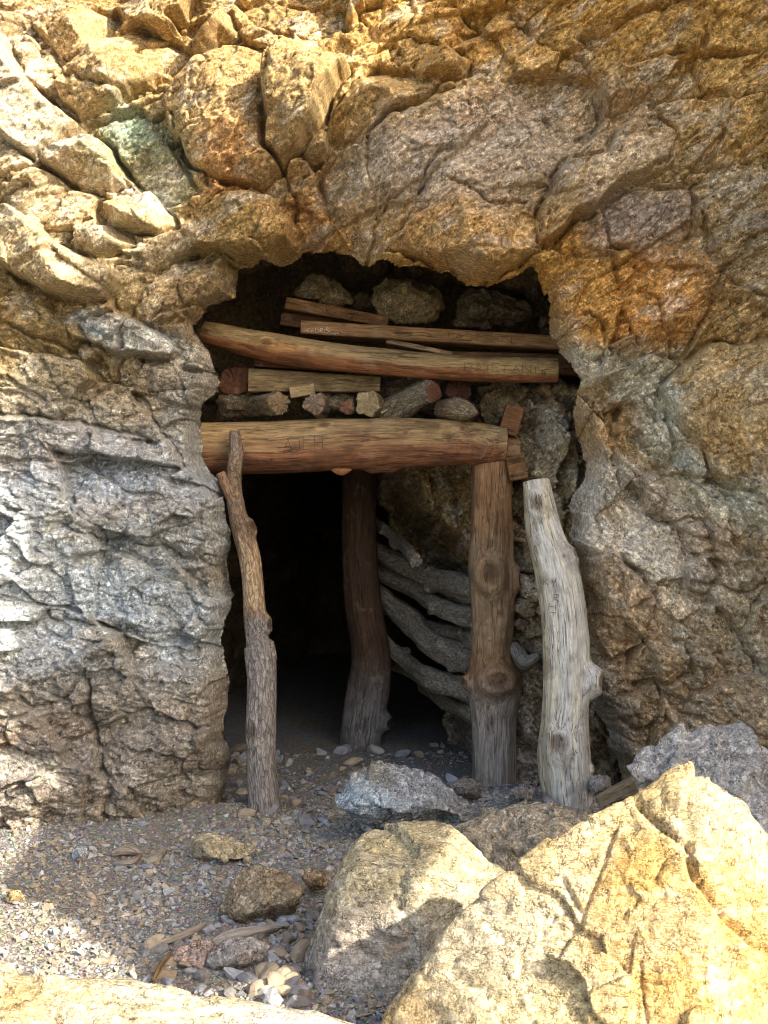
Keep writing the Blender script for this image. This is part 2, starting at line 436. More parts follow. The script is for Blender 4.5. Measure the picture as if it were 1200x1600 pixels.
# (outline in photo pixels, protrusion m, (slope per 100 px right, down), bevel steepness, colour)
BLOCKS = [
 ([(45, 25), (95, -5), (165, -12), (190, 25), (150, 62), (108, 98), (82, 75)], .20, (.02, .03), 1.3, '#bd9f6e'),
 ([(142, 65), (215, 20), (295, 58), (288, 86), (195, 146), (160, 167), (120, 182), (95, 155), (102, 120)], .30, (-.03, .08), 1.5, '#c2a674'),
 ([(262, 15), (300, 3), (360, 8), (366, 38), (322, 72), (296, 76), (300, 50)], .22, (.0, .04), 1.4, '#b39469'),
 ([(250, 146), (320, 78), (385, 50), (450, 72), (420, 110), (412, 165), (418, 228), (445, 268), (400, 290), (350, 285), (300, 255), (275, 215), (255, 195)], .24, (.02, .03), 0.9, '#b5976a'),
 ([(412, 108), (452, 72), (530, 84), (536, 102), (520, 152), (478, 226), (446, 268), (416, 226), (410, 165)], .34, (.03, -.02), 1.0, '#ab9468'),
 ([(-80, 40), (5, 58), (35, 118), (62, 146), (126, 196), (100, 216), (60, 256), (0, 216), (-80, 200)], .30, (.03, .07), 1.4, '#c4baa0'),
 ([(70, 246), (135, 200), (170, 226), (196, 280), (165, 298), (115, 296), (64, 266)], .30, (.06, .05), 1.5, '#b5a98a'),
 ([(138, 196), (172, 165), (215, 156), (250, 215), (280, 240), (312, 300), (240, 312), (202, 276), (172, 222)], .12, (.02, .06), 0.7, '#9aa184'),
 ([(138, 322), (166, 290), (236, 300), (272, 330), (276, 350), (240, 366), (150, 347)], .26, (.02, .05), 1.1, '#d0b98a'),
 ([(110, 372), (160, 350), (200, 352), (210, 388), (168, 400), (120, 392)], .18, (.0, .04), 1.2, '#a18a66'),
 ([(-80, 318), (0, 322), (50, 350), (125, 396), (184, 428), (190, 446), (162, 472), (100, 470), (20, 428), (-80, 410)], .34, (.04, .06), 1.5, '#bda981'),
 ([(280, 352), (340, 306), (415, 300), (455, 338), (446, 380), (420, 403), (362, 400), (300, 376)], .24, (.0, .05), 1.3, '#a98b55'),
 ([(506, 202), (552, 116), (600, 86), (650, 104), (682, 140), (600, 192), (520, 236)], .24, (.03, .02), 1.2, '#b59a66'),
 ([(470, 242), (505, 196), (516, 236), (492, 262)], .18, (.0, .02), 1.3, '#a48754'),
 ([(645, 92), (690, 74), (740, 86), (738, 112), (700, 124), (655, 118)], .22, (.0, .05), 1.3, '#ad9566'),
 ([(498, 272), (560, 214), (690, 152), (830, 112), (930, 112), (955, 180), (880, 262), (830, 350), (848, 396), (770, 446), (700, 428), (640, 410), (570, 402), (540, 372), (514, 330)], .26, (.01, .055), 0.8, '#ad9a7b'),
 ([(830, 352), (872, 268), (932, 250), (1004, 166), (1058, 206), (1040, 262), (960, 306), (900, 352), (852, 398), (836, 386)], .22, (.02, .05), 1.0, '#a8987f'),
 ([(905, 60), (1010, 20), (1130, -20), (1290, -30), (1290, 60), (1180, 90), (1060, 80), (980, 100)], .22, (.02, .05), 0.8, '#b8965a'),
 ([(560, -10), (690, -20), (760, 20), (700, 66), (640, 40), (590, 60)], .20, (.0, .05), 1.0, '#b98f50'),
 ([(360, -20), (540, -20), (545, 20), (470, 46), (400, 30)], .18, (.0, .05), 1.0, '#a98b58'),
 ([(935, 330), (1010, 290), (1075, 300), (1085, 370), (1020, 400), (950, 380)], .14, (.02, .02), 0.9, '#a2968c'),
 ([(1080, 300), (1160, 250), (1290, 250), (1290, 420), (1190, 470), (1110, 420)], .20, (.02, .03), 0.7, '#a8956f'),
 ([(862, 470), (900, 410), (960, 390), (975, 470), (960, 550), (915, 560), (880, 530)], .16, (.0, .03), 0.9, '#be9450'),
 ([(972, 460), (1010, 405), (1090, 420), (1120, 470), (1075, 555), (1000, 552)], .14, (.01, .02), 0.8, '#bb8f54'),
 ([(1033, 602), (1073, 560), (1133, 533), (1290, 520), (1290, 815), (1150, 764), (1100, 722), (1067, 668)], .24, (.03, .01), 0.9, '#bca274'),
 ([(1008, 750), (1030, 735), (1050, 770), (1040, 800), (1015, 795)], .16, (.0, .02), 1.6, '#a08a70'),
 ([(915, 882), (960, 862), (1008, 900), (1022, 938), (1005, 1010), (960, 1040), (938, 1000)], .18, (.02, .02), 1.1, '#a98d68'),
 ([(1060, 880), (1110, 860), (1125, 900), (1100, 930), (1062, 915)], .12, (.0, .0), 0.9, '#948b85'),
 ([(1004, 1010), (1070, 1000), (1080, 1050), (1030, 1080), (985, 1072)], .14, (.0, .02), 1.0, '#aa9472'),
 ([(1080, 1080), (1160, 1050), (1290, 1060), (1290, 1160), (1100, 1160), (1060, 1120)], .18, (.02, .01), 0.8, '#a58e6c'),
 ([(975, 1080), (1025, 1075), (1040, 1130), (1005, 1150), (970, 1120)], .12, (.0, .0), 1.1, '#9b8a70'),
 ([(120, 500), (180, 486), (236, 508), (280, 538), (262, 556), (190, 548), (130, 530)], .22, (.02, .03), 1.6, '#a9aaa2'),
 ([(180, 415), (225, 420), (262, 432), (246, 470), (232, 512), (180, 490), (170, 452)], .16, (.0, .02), 1.2, '#c2ab7c'),
 ([(270, 440), (300, 404), (345, 398), (368, 410), (352, 456), (318, 470), (280, 476)], .20, (.02, .02), 1.3, '#957c56'),
 ([(-80, 660), (60, 648), (120, 660), (140, 690), (90, 722), (-80, 726)], .10, (.01, .02), 1.0, '#a3a7a9'),
 ([(230, 560), (300, 580), (342, 600), (330, 622), (280, 640), (225, 610)], .16, (.0, .02), 1.4, '#8a7b62'),
 ([(100, 880), (190, 880), (280, 920), (318, 990), (300, 1020), (200, 1000), (110, 950)], .14, (.02, .03), 1.0, '#b0b4b0'),
 ([(140, 1060), (230, 1040), (320, 1060), (335, 1180), (320, 1290), (200, 1290), (150, 1180)], .12, (.0, .01), 0.8, '#8d8579'),
 ([(-80, 1130), (60, 1110), (130, 1080), (146, 1180), (130, 1290), (-80, 1300)], .10, (.01, .01), 0.7, '#87807a'),
]

BLOBS = [
 (965, 805, 80, 55, 15, '#cfc9bb', 2.6), (1005, 880, 60, 70, -20, '#c5bca8', 2.0), (1110, 990, 110, 70, 0, '#bcae92', 1.4), (960, 960, 55, 80, 0, '#b9a27e', 1.5), (265, 570, 60, 60, 0, '#a5a092', 1.6), (110, 620, 120, 40, 5, '#9c9482', 1.6), (290, 660, 50, 60, 0, '#a3a096', 1.6), (60, 700, 60, 30, 0, '#a8875a', .9), (230, 800, 60, 30, 10, '#a08a68', 1.2), (180, 1000, 60, 25, 10, '#9c8a6c', 1.0),
 (250, 120, 280, 160, 0, '#b99a66', 1.0), (30, 160, 90, 110, 0, '#c6bda6', 1.2), (110, 350, 150, 70, 20, '#c3b18a', 1.0), (225, 235, 60, 70, 30, '#97a082', 1.6),
 (185, 195, 34, 26, 20, '#7fac99', 2.2), (205, 300, 40, 16, 20, '#e0dccd', 2.0), (365, 262, 48, 52, 0, '#b97b3f', 1.3), (1020, 470, 75, 60, 0, '#b27c42', 1.3), (470, 335, 40, 34, 0, '#a56d38', 1.2),
 (720, 240, 190, 70, -24, '#aca193', 1.5), (560, 340, 90, 60, 20, '#ad8744', 1.2), (700, 395, 240, 42, 10, '#bb9250', 1.3), (950, 455, 110, 90, 0, '#bb9150', 1.2),
 (900, 40, 320, 70, 0, '#b8924f', 1.1), (985, 345, 62, 40, 0, '#a0948a', 1.8), (960, 220, 110, 60, 30, '#b3a183', 1.1), (1120, 180, 110, 90, 0, '#b8985f', 1.0), (1140, 360, 110, 80, 20, '#b09c78', 1.0),
 (930, 555, 45, 28, 20, '#c9c5ae', 2.0), (985, 575, 60, 28, 0, '#b9bba8', 2.0), (1030, 640, 26, 60, -25, '#bfbfae', 2.0), (1075, 730, 28, 60, -35, '#b9b49c', 1.8), (1150, 800, 90, 32, 15, '#bab49c', 1.6),
 (1150, 660, 110, 110, 0, '#bca272', 1.0), (950, 690, 60, 80, 0, '#a98f68', 1.0), (960, 795, 70, 36, 10, '#c6bfae', 2.2), (1010, 850, 50, 70, -20, '#c0b7a4', 1.6), (980, 960, 70, 80, 0, '#b0977a', 1.2),
 (1090, 900, 60, 60, 0, '#a69a88', 1.3), (1110, 1080, 120, 90, 0, '#ae987a', 1.0), (1130, 950, 80, 60, 0, '#ada084', 1.0), (950, 1150, 40, 70, 0, '#908a80', 1.3),
 (90, 560, 130, 70, 0, '#9c875c', 1.2), (235, 600, 70, 90, 0, '#9a8058', 1.1), (100, 745, 170, 70, 10, '#b0b3b2', 1.5), (250, 790, 90, 60, 0, '#a0a1a0', 1.3), (60, 880, 120, 60, 10, '#b2b6b4', 1.4),
 (200, 950, 150, 60, 20, '#b4b9b7', 1.6), (200, 850, 120, 50, 0, '#a5a399', 1.2), (60, 1010, 120, 60, 20, '#a8abaa', 1.2), (230, 1150, 130, 110, 0, '#8e877b', 1.3), (60, 1170, 130, 100, 0, '#8a8378', 1.2), (20, 1140, 30, 20, 0, '#a5783f', 1.2),
 (150, 500, 40, 14, 0, '#bccacb', 2.0), (240, 530, 50, 16, 15, '#b7c0bd', 1.8), (290, 480, 70, 60, 0, '#8d744e', 1.2), (390, 350, 80, 60, 0, '#a68852', 1.1), (600, 130, 90, 50, 0, '#b59a66', 1.0), (760, 80, 160, 60, 0, '#a98d5a', 1.0),
]
VEIN = [(910, 545), (975, 560), (1020, 610), (1060, 690), (1110, 755), (1210, 805)]

def blob_colour(px, py, blobs, base, base_w=0.12):
    num = np.zeros(px.shape + (3,)) + lin(base) * base_w
    den = np.full(px.shape, base_w)
    for cx, cy, rx, ry, rot, hx, w in blobs:
        a = math.radians(rot); dx, dy = px - cx, py - cy
        u = (dx * math.cos(a) + dy * math.sin(a)) / rx; v = (-dx * math.sin(a) + dy * math.cos(a)) / ry
        g = w * np.exp(-(u * u + v * v) * 1.3)
        num += g[..., None] * lin(hx); den += g
    return num / den[..., None]

def rock_detail(U, V, ang, sx, sy, seed, amp=1.0, terr=0.0):
    """broken, layered relief in metres, bedding at an angle (radians) in the sheet; also the stone's own tone, dark hairlines, rust and pale films"""
    c, s = math.cos(ang), math.sin(ang)
    a = (U * c + V * s) * sx; b = (-U * s + V * c) * sy
    wa = fbm2(a * 3.1, b * 3.1, seed + 50, 5, 0.55); wb = fbm2(a * 3.1 + 40, b * 3.1, seed + 60, 5, 0.55)
    h = 0; tone = 0; hc = 0
    for k, (fr, ao, ap, wr, gd) in enumerate(((2.1, .085, .30, .03, .026), (5.2, .040, .15, .02, .014), (12., .016, .048, .012, .007), (27., .008, .020, .008, .003))):
        off, pl, e, cid = facets2((a + wa * wr) * fr, (b + wb * wr) * fr, seed + k)
        h = h + off * ao + pl * ap / 1.6
        h = h - (1 - sstep(0.0, 0.06, e)) * gd
        tone = tone + (cid - .5) * (.30, .26, .22, .20)[k]
        if k == 1: hc = h
    if terr:
        ms = sstep(-.1, .3, noise2(a * 1.7, b * 1.2, seed + 70))
        for fr, am in ((5.0, .045), (12.0, .020), (27.0, .008)):
            q = b * fr + wb * fr * .22 + noise2(a * fr * .25, b * fr * .25, seed + 71) * 1.3
            f = q - np.floor(q)
            h = h + terr * ms * am * (sstep(0, .82, f) * (1 - sstep(.86, 1.0, f)) - .4)
            tone = tone + terr * .12 * (_r(_h(np.floor(q), np.floor(a * .8 + wa), np.full_like(q, seed)), 2) - .5)
    n1 = fbm2((a + .05 * wa) * 6, (b + .05 * wb) * 6, seed + 11, 6, 0.6)
    h = h + .011 * n1
    ln = np.zeros_like(h)
    for fr, wd, dp, an in ((4.0, .020, .010, 1.0), (9.0, .030, .005, .6), (20.0, .05, .003, .55)):
        n = fbm2((a * an + .10 * wa), (b + .10 * wb), seed + 90, 1) * 0 + fbm2(a * an * fr + wa * 1.2, b * fr + wb * 1.2, seed + 80 + int(fr), 3, .5)
        g = np.exp(-(n / wd) ** 2) * sstep(-.1, .25, noise2(a * fr * .3, b * fr * .3, seed + 85 + int(fr)))
        h = h - g * dp; ln = np.maximum(ln, g)
    rust = sstep(.08, .6, fbm2(a * 1.9 + 5, b * 2.6, seed + 95, 6, .62))
    pale = sstep(.15, .6, fbm2(a * 3.2 + 15, b * 4.0, seed + 105, 6, .66))
    fine = fbm2(a * 30, b * 42, seed + 115, 3, .65)
    return h * amp, tone, ln, rust, pale, fine, hc * amp

def stone_colour(C, tone, ln, rust, pale, fine, k=1.0):
    r = (rust * .45 * k)[..., None]; C = C * (1 - r) + (C * .45 + lin('#a4743a') * .55) * r
    p = (pale * .50 * k)[..., None]; C = C * (1 - p) + (C * .30 + lin('#cfc8b4') * .70) * p
    C = C * np.exp(tone * 1.0 + fine * .55)[..., None]
    return C * (1 - .72 * ln * k)[..., None]

CRACKS = [[(536, 100), (520, 155), (480, 225), (448, 270), (462, 300), (455, 345)], [(690, 150), (600, 200), (520, 240), (470, 290)], [(1058, 215), (1000, 275), (930, 320), (850, 395)], [(870, 270), (840, 330), (835, 390)], [(935, 480), (975, 550)],
 [(1000, 450), (1035, 520), (1060, 555)], [(1040, 740), (1060, 700), (1033, 605), (1075, 560), (1130, 535), (1210, 520)], [(1000, 890), (1015, 930), (1000, 940)], [(960, 1080), (1020, 1075), (1060, 1120), (1100, 1130)], [(1040, 800), (1090, 820), (1130, 870)],
 [(-20, 310), (60, 262), (125, 205)], [(-20, 335), (50, 300)], [(110, 180), (60, 150), (20, 100)], [(95, 120), (200, 145), (290, 88), (370, 40)], [(250, 150), (275, 215), (310, 260), (330, 300)], [(300, 380), (250, 400), (205, 470), (170, 560), (140, 610)],
 [(-20, 640), (120, 655), (250, 690)], [(-20, 500), (100, 545), (140, 530)], [(60, 950), (160, 985), (310, 1010)], [(140, 1060), (150, 1180), (180, 1290)], [(-20, 1090), (60, 1100), (140, 1050), (230, 1000)], [(100, 830), (200, 850), (300, 880)], [(700, 60), (760, 20)],
 [(800, 0), (860, 60), (940, 110)], [(1150, 760), (1210, 800)], [(1110, 40), (1080, 100), (1100, 150)], [(1100, 430), (1180, 380)], [(560, 420), (600, 330), (700, 260)], [(700, 300), (760, 330), (820, 320)], [(1090, 900), (1150, 930), (1210, 920)], [(980, 640), (940, 700), (960, 760)]]

def build_cliff():
    xs = axis(-2.10, 2.10, .0056, -6.5, 4.2, 1.12)
    zs = axis(-.10, 4.34, .0056, -.6, 8.0, 1.12)
    X, Z = np.meshgrid(xs, zs, indexing='ij')
    px, py = nom(X, Z)
    w1 = fbm2(X * 4, Z * 4, 901, 5, 0.55); w2 = fbm2(X * 4 + 30, Z * 4, 911, 5, 0.55)
    wx, wy = px + w1 * 8, py + w2 * 8
    H = ctrl_field(px, py)
    # three bedding directions over the face
    n = w1 * 60
    wA = sstep(430, 520, py + n) * sstep(620, 480, px)
    wC = sstep(540, 700, py + n) * sstep(560, 760, px)
    wB = np.clip(1 - wA - wC, 0, 1)
    acc = [np.zeros(X.shape) for _ in range(7)]
    for w, args in ((wA, (-14, .9, 1.35, 100, 1.0, .35)), (wB, (30, .85, 1.5, 200, 1.0, .25)), (wC, (-48, .9, 1.5, 300, 1.0, .35))):
        m = w > 0
        for q, f in zip(acc, rock_detail(X[m], Z[m], math.radians(args[0]), *args[1:])): q[m] += w[m] * f
    D, T, LN, RU, PA, FI, DC = acc
    RU = RU * (1 - .7 * wA)
    lab = np.zeros(X.shape, int)
    bt = np.zeros(X.shape + (3,)); bw = np.zeros(X.shape)
    dfac = np.ones(X.shape)
    J = np.zeros(X.shape)
    r = random.Random(5)
    for bi, (poly, p, (gx, gy), steep, hx) in enumerate(BLOCKS):
        p = p * (.55 if bi > 16 else 1.25)
        P = np.array(poly, float); c = P.mean(0)
        lo, hi = P.min(0) - 40, P.max(0) + 40
        m = (px > lo[0]) & (px < hi[0]) & (py > lo[1]) & (py < hi[1])
        if not m.any(): continue
        x, y = wx[m], wy[m]
        ins = in_poly(x, y, poly)
        lift = np.full(x.shape, 1e9); dmin = np.full(x.shape, 1e9)
        for i in range(len(poly)):
            d = seg_d(x, y, poly[i], poly[(i + 1) % len(poly)]) / PXS
            dmin = np.minimum(dmin, d)
            e = (np.array(poly[(i + 1) % len(poly)]) + np.array(poly[i])) / 2 - c
            s = steep * (2.6 if e[1] > 0.35 * abs(e[0]) else 1.2) * r.uniform(.5, 2.0)
            low = e[1] > 0.35 * abs(e[0])
            lift = np.minimum(lift, p * (r.uniform(-.3, .1) if low else r.uniform(.45, 1.1)) + 5.0 * s * d)
        pk = p + gx * (x - c[0]) / 100 + gy * (y - c[1]) / 100
        # one or two broken corners
        a0 = r.uniform(0, 6.28)
        for q in range(4):
            a = a0 + q * 1.57 + r.uniform(-.5, .5); ln = r.uniform(.3, 1.0) * min(1.0, p / .25)
            uu = ((x - c[0]) * math.cos(a) + (y - c[1]) * math.sin(a)) / max(np.ptp(P[:, 0]), np.ptp(P[:, 1]))
            pk = np.minimum(pk, p + .03 - ln * (uu - r.uniform(-.12, .22)))
        kk = 110.0
        hb = -np.log(np.exp(-kk * pk) + np.exp(-kk * np.minimum(lift, 2))) / kk
        Hm = H[m]; Jm = J[m]
        Hm = np.where(ins, Hm + np.maximum(hb, -.06), Hm)
        H[m] = Hm
        g = np.exp(-(dmin / .011) ** 2) * (.25 + .75 * sstep(-.25, .3, w1[m]))
        J[m] = np.maximum(Jm, g * (1 if bi < 34 else .35))
        L = lab[m]; L[ins] = bi + 1; lab[m] = L
        bwm = bw[m]; btm = bt[m]
        f = np.where(ins, sstep(0, .03, dmin), 0) * .62
        btm = btm * (1 - f[:, None]) + lin(hx) * f[:, None]; bwm = bwm * (1 - f) + f
        bw[m] = bwm; bt[m] = btm
        df = dfac[m]; df = np.where(ins, .42 + .3 * (bi > 33), df); dfac[m] = df
    H = H + np.where(lab == 0, .09, 0.0) * sstep(560, 430, py)
    for it in range(2):
        gx_, gz_ = np.gradient(H, xs, zs); st_ = sstep(1.0, 2.2, np.hypot(gx_, gz_))
        B_ = H.copy(); B_[2:-2, 2:-2] = (H[:-4, 2:-2] + H[4:, 2:-2] + H[2:-2, :-4] + H[2:-2, 4:] + H[1:-3, 1:-3] + H[3:-1, 3:-1] + H[1:-3, 3:-1] + H[3:-1, 1:-3]) / 8
        H = H + (B_ - H) * st_ * .6
    for _ in range(3): st_[1:-1, 1:-1] = (st_[1:-1, 1:-1] + st_[:-2, 1:-1] + st_[2:, 1:-1] + st_[1:-1, :-2] + st_[1:-1, 2:]) / 5
    H = H + ((D - DC) * (.75 + .25 * dfac) + DC * dfac) * (1 - .65 * st_) - J * .055
    ck = np.zeros(X.shape)
    for line in CRACKS:
        P = np.array(line, float); lo, hi = P.min(0) - 25, P.max(0) + 25
        m = (px > lo[0]) & (px < hi[0]) & (py > lo[1]) & (py < hi[1])
        dd = np.full(m.sum(), 1e9)
        for a_, b_ in zip(line[:-1], line[1:]): dd = np.minimum(dd, seg_d(px[m] + w1[m] * 16, py[m] + w2[m] * 16, a_, b_))
        ck[m] = np.maximum(ck[m], np.exp(-(dd / 2.6) ** 2) + .35 * np.exp(-(dd / 9) ** 2))
    H = H - ck * .05
    # softer mass of strata where the photograph shows none broken out
    v1 = fbm2(X * 5, Z * 5, 921, 2, .4); v2 = fbm2(X * 5, Z * 5, 925, 2, .4)
    so = poly_sd(px + v1 * 10, py + v2 * 10, OPENING) / PXS          # >0 inside the opening
    out = -so
    roof = sstep(760, 560, py)
    lip = np.clip(1 - out / .09, 0, 1) ** 2.0
    D = D * (1 - .6 * lip)
    H = H - lip * (.26 - .10 * roof)
    for it in range(1):
        Hs = H.copy()
        Hs[1:-1, 1:-1] = (H[1:-1, 1:-1] * 8 + H[:-2, 1:-1] + H[2:, 1:-1] + H[1:-1, :-2] + H[1:-1, 2:]) / 12
        H = Hs
    # colours of the stone, and a painted lift for the shaded right wall
    cw = 26
    bx, by = px + cw * fbm2(X * 2.2, Z * 2.2, 931, 5, .6), py + cw * fbm2(X * 2.2 + 9, Z * 2.2, 941, 5, .6)
    C = blob_colour(bx, by, BLOBS, '#a58a58')
    C = C * (1 - .55 * bw[..., None]) + bt * .55
    vd = np.full(X.shape, 1e9)
    for i in range(len(VEIN) - 1): vd = np.minimum(vd, seg_d(bx, by, VEIN[i], VEIN[i + 1]))
    vf = (np.exp(-(vd / 24) ** 2) * .8)[..., None]
    C = C * (1 - vf) + lin('#c3c2ae') * vf
    gx_, gz_ = np.gradient(H, xs, zs)
    flat = 1 - sstep(1.0, 2.6, np.hypot(gx_, gz_))
    for _ in range(2): flat[1:-1, 1:-1] = (flat[1:-1, 1:-1] + flat[:-2, 1:-1] + flat[2:, 1:-1] + flat[1:-1, :-2] + flat[1:-1, 2:]) / 5
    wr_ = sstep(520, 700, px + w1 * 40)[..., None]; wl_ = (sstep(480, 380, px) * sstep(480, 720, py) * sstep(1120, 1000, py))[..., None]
    C = C * (1 + wr_ * np.array([.24, .16, .04])) * (1 + wl_ * np.array([-.05, .0, .05]))  # right: golden stone, its shade also brightened in the colour; left: bluer stone
    C = stone_colour(C, T * (.4 + .6 * flat), LN * flat, RU, PA * (.4 + .6 * flat), FI * flat)
    Y = -H
    idx = np.arange(X.size).reshape(X.shape)
    F = np.stack([idx[:-1, :-1], idx[1:, :-1], idx[1:, 1:], idx[:-1, 1:]], -1)
    fo = so[:-1, :-1] > .004
    fl = lab[:-1, :-1].copy()
    # under-ground and in-opening faces go
    keep = ~fo
    V = np.stack([X, Y, Z], -1).reshape(-1, 3); Cv = C.reshape(-1, 3)
    root = None
    for L in range(0, len(BLOCKS) + 1):
        f = F[keep & (fl == L)]
        if not len(f): continue
        u, inv = np.unique(f, return_inverse=True)
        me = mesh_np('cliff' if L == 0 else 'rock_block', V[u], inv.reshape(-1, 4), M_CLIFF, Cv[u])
        o = link('cliff' if L == 0 else 'rock_block', me, root)
        if L == 0:
            root = tag(o, 'fractured ochre and grey rock face around the mine entrance', 'cliff', kind='structure')
    return root
cliff = build_cliff()

def sheet(name, fn, us, vs, mat, colfn):
    U, V = np.meshgrid(us, vs, indexing='ij')
    P = fn(U, V)
    C = colfn(U, V, P)
    return link(name, mesh_np(name, P.reshape(-1, 3), grid_faces(len(us), len(vs)), mat, C.reshape(-1, 3)))

# unseen rock mass added on the right, its outline shaped to throw the shade
def build_shade_rock():
    prof = [(1.5, -.4), (1.5, 5.2), (-.8, 5.6), (-1.4, 6.2), (-1.9, 6.7), (-2.3, 7.0), (-2.6, 6.8), (-2.95, 6.6), (-3.1, 6.42), (-3.35, 6.48), (-3.45, 6.25), (-3.55, 5.9), (-3.7, 5.8), (-3.86, 5.85), (-3.94, 6.5), (-4.02, 7.0), (-4.14, 6.9), (-4.22, 6.2),
            (-4.20, 5.2), (-4.32, 5.0), (-4.28, 4.6), (-4.1, 4.4), (-4.1, 4.15), (-4.45, 4.15), (-4.95, 4.12), (-5.0, 3.9), (-5.2, 3.65), (-5.42, 3.5), (-5.40, 3.3), (-5.15, 3.27), (-4.98, 3.42), (-4.62, 3.38), (-4.5, 3.05), (-4.45, 1.5), (-4.4, -.4)]
    pts = []
    for (a, b), (c, d) in zip(prof[:-1], prof[1:]):
        n = max(2, int(math.hypot(c - a, d - b) / .05))
        for i in range(n): pts.append((a + (c - a) * i / n, b + (d - b) * i / n))
    pts.append(prof[-1]); pts = np.array(pts)
    cen = np.array([-1.0, 3.0])
    secs = []
    for sx, sc in ((3.46, .0), (3.47, .35), (3.48, .7), (3.50, .9), (3.53, .97), (3.58, 1.0), (3.66, .99), (3.74, .97), (3.78, .95), (4.6, .92), (5.6, .88), (7.0, .8), (7.2, .0)):
        q = pts.copy()
        if sx > 3.75: q[:, 0] = np.maximum(q[:, 0], -3.2)
        p = cen + (q - cen) * sc
        secs.append(np.stack([np.full(len(p), sx), p[:, 0], p[:, 1]], -1))
    P = np.array(secs).reshape(-1, 3)
    off, pl, e, cid = facets3(P * 1.4, 77)
    P[:, 0] += (.05 + .3 * (P[:, 0] > 3.8)) * (off + pl)
    P[:, 1] += .03 * fbm3(P * 3, 71, 4); P[:, 2] += .03 * fbm3(P * 3, 81, 4)
    C = lin('#a58a5c') * np.exp((cid - .5) * .5)[:, None]
    o = link('shade_rock', mesh_np('shade_rock', P, grid_faces(len(secs), len(pts)), M_CLIFF, C))
    tag(o, 'unseen added rock mass shaped to throw shade on the mine', 'cliff', kind='structure')
build_shade_rock()

# ------------------------------------------------------------------ ground
def G(x, y):
    x = np.asarray(x, float); y = np.asarray(y, float)
    z = .15 * np.exp(-(((x - .62) / .75) ** 2 + ((y + .35) / .75) ** 2))
    z = z + .05 * np.exp(-((x + 1.4) ** 2 / .5 + (y + .1) ** 2 / .1))
    z = z + .012 * noise2(x * 2.1, y * 2.1, 5) + .008 * noise2(x * 6, y * 6, 6)
    z = z + .05 * sstep(.2, 1.2, y)
    for bx, by, bh, br in ((-.60, -.05, .04, .14), (.92, -.30, .05, .2), (.62, .43, .05, .2), (.05, -2.3, .06, .5), (-.85, .0, .05, .16)):
        z = z + bh * np.exp(-((x - bx) ** 2 + (y - by) ** 2) / br ** 2)
    z = z - .25 * sstep(-3.4, -6, y) * 0.5
    return z

def build_ground():
    xs = axis(-2.3, 2.3, .03, -400, 400, 1.12); ys = axis(-4.2, 1.5, .03, -400, 60, 1.12)
    X, Y = np.meshgrid(xs, ys, indexing='ij')
    Z = G(X, Y)
    P = np.stack([X, Y, Z], -1).reshape(-1, 3)
    o = link('ground', mesh_np('ground', P, grid_faces(len(xs), len(ys)), M_GROUND, np.tile(lin('#807460'), (len(P), 1))))
    tag(o, 'gritty ground before the mine mouth', 'ground', kind='structure')
build_ground()

# ------------------------------------------------------------------ the tunnel and the recess wall
def build_tunnel():
    prof0 = np.array([(-1.45, -.25), (-1.4, 1.2), (-1.3, 1.9), (-1.22, 2.6), (-1.0, 3.0), (-.5, 3.2), (.1, 3.15), (.7, 3.0), (1.15, 2.8), (1.35, 2.2), (1.4, 1.2), (1.5, -.25)])
    prof1 = np.array([(-1.6, -.25), (-1.6, .8), (-1.5, 1.4), (-1.3, 1.9), (-.6, 2.15), (-.3, 2.25), (.1, 2.25), (.5, 2.1), (.8, 1.9), (.95, 1.4), (1.0, .8), (1.05, -.25)])
    def dens(p):
        out = []
        for a, b in zip(p[:-1], p[1:]):
            for i in range(34): out.append(a + (b - a) * i / 34)
        out.append(p[-1]); return np.array(out)
    p0, p1 = dens(prof0), dens(prof1)
    ys = np.concatenate([np.linspace(.02, 2.2, 110), np.linspace(2.25, 7.0, 40), [7.2, 7.3]])
    P = []
    for y in ys:
        f = sstep(1.3, 2.0, np.array(y)); p = p0 + (p1 - p0) * f
        if y > 7.1: p = p * np.array([.5, 1.0])
        if y > 7.25: p = p * np.array([0, 1.0])
        P.append(np.stack([p[:, 0] + .12 * max(0, y - 2) ** 1.2, np.full(len(p), y), p[:, 1]], -1))
    P = np.array(P); sh = P.shape[:2]; P = P.reshape(-1, 3)
    off, pl, e, cid = facets3(P * np.array([3.2, 3.2, 4.0]), 401)
    d = .10 * off + .10 * pl + .06 * fbm3(P * 6, 411, 4) - .02 * (1 - sstep(0, .1, e))
    cen = np.stack([np.zeros(len(P)), P[:, 1], np.full(len(P), 1.2)], -1)
    N = P - cen; N /= np.linalg.norm(N, axis=1, keepdims=True) + 1e-6
    P = P - N * d[:, None] * (P[:, 1:2] < 7.1)
    C = lin('#7d6a4c') * np.exp((cid - .5) * .5)[:, None]
    o = link('mine_tunnel', mesh_np('mine_tunnel', P, grid_faces(*sh), M_DARK, C))
    tag(o, 'dark rock walls and roof of the mine tunnel', 'tunnel', kind='structure')
build_tunnel()

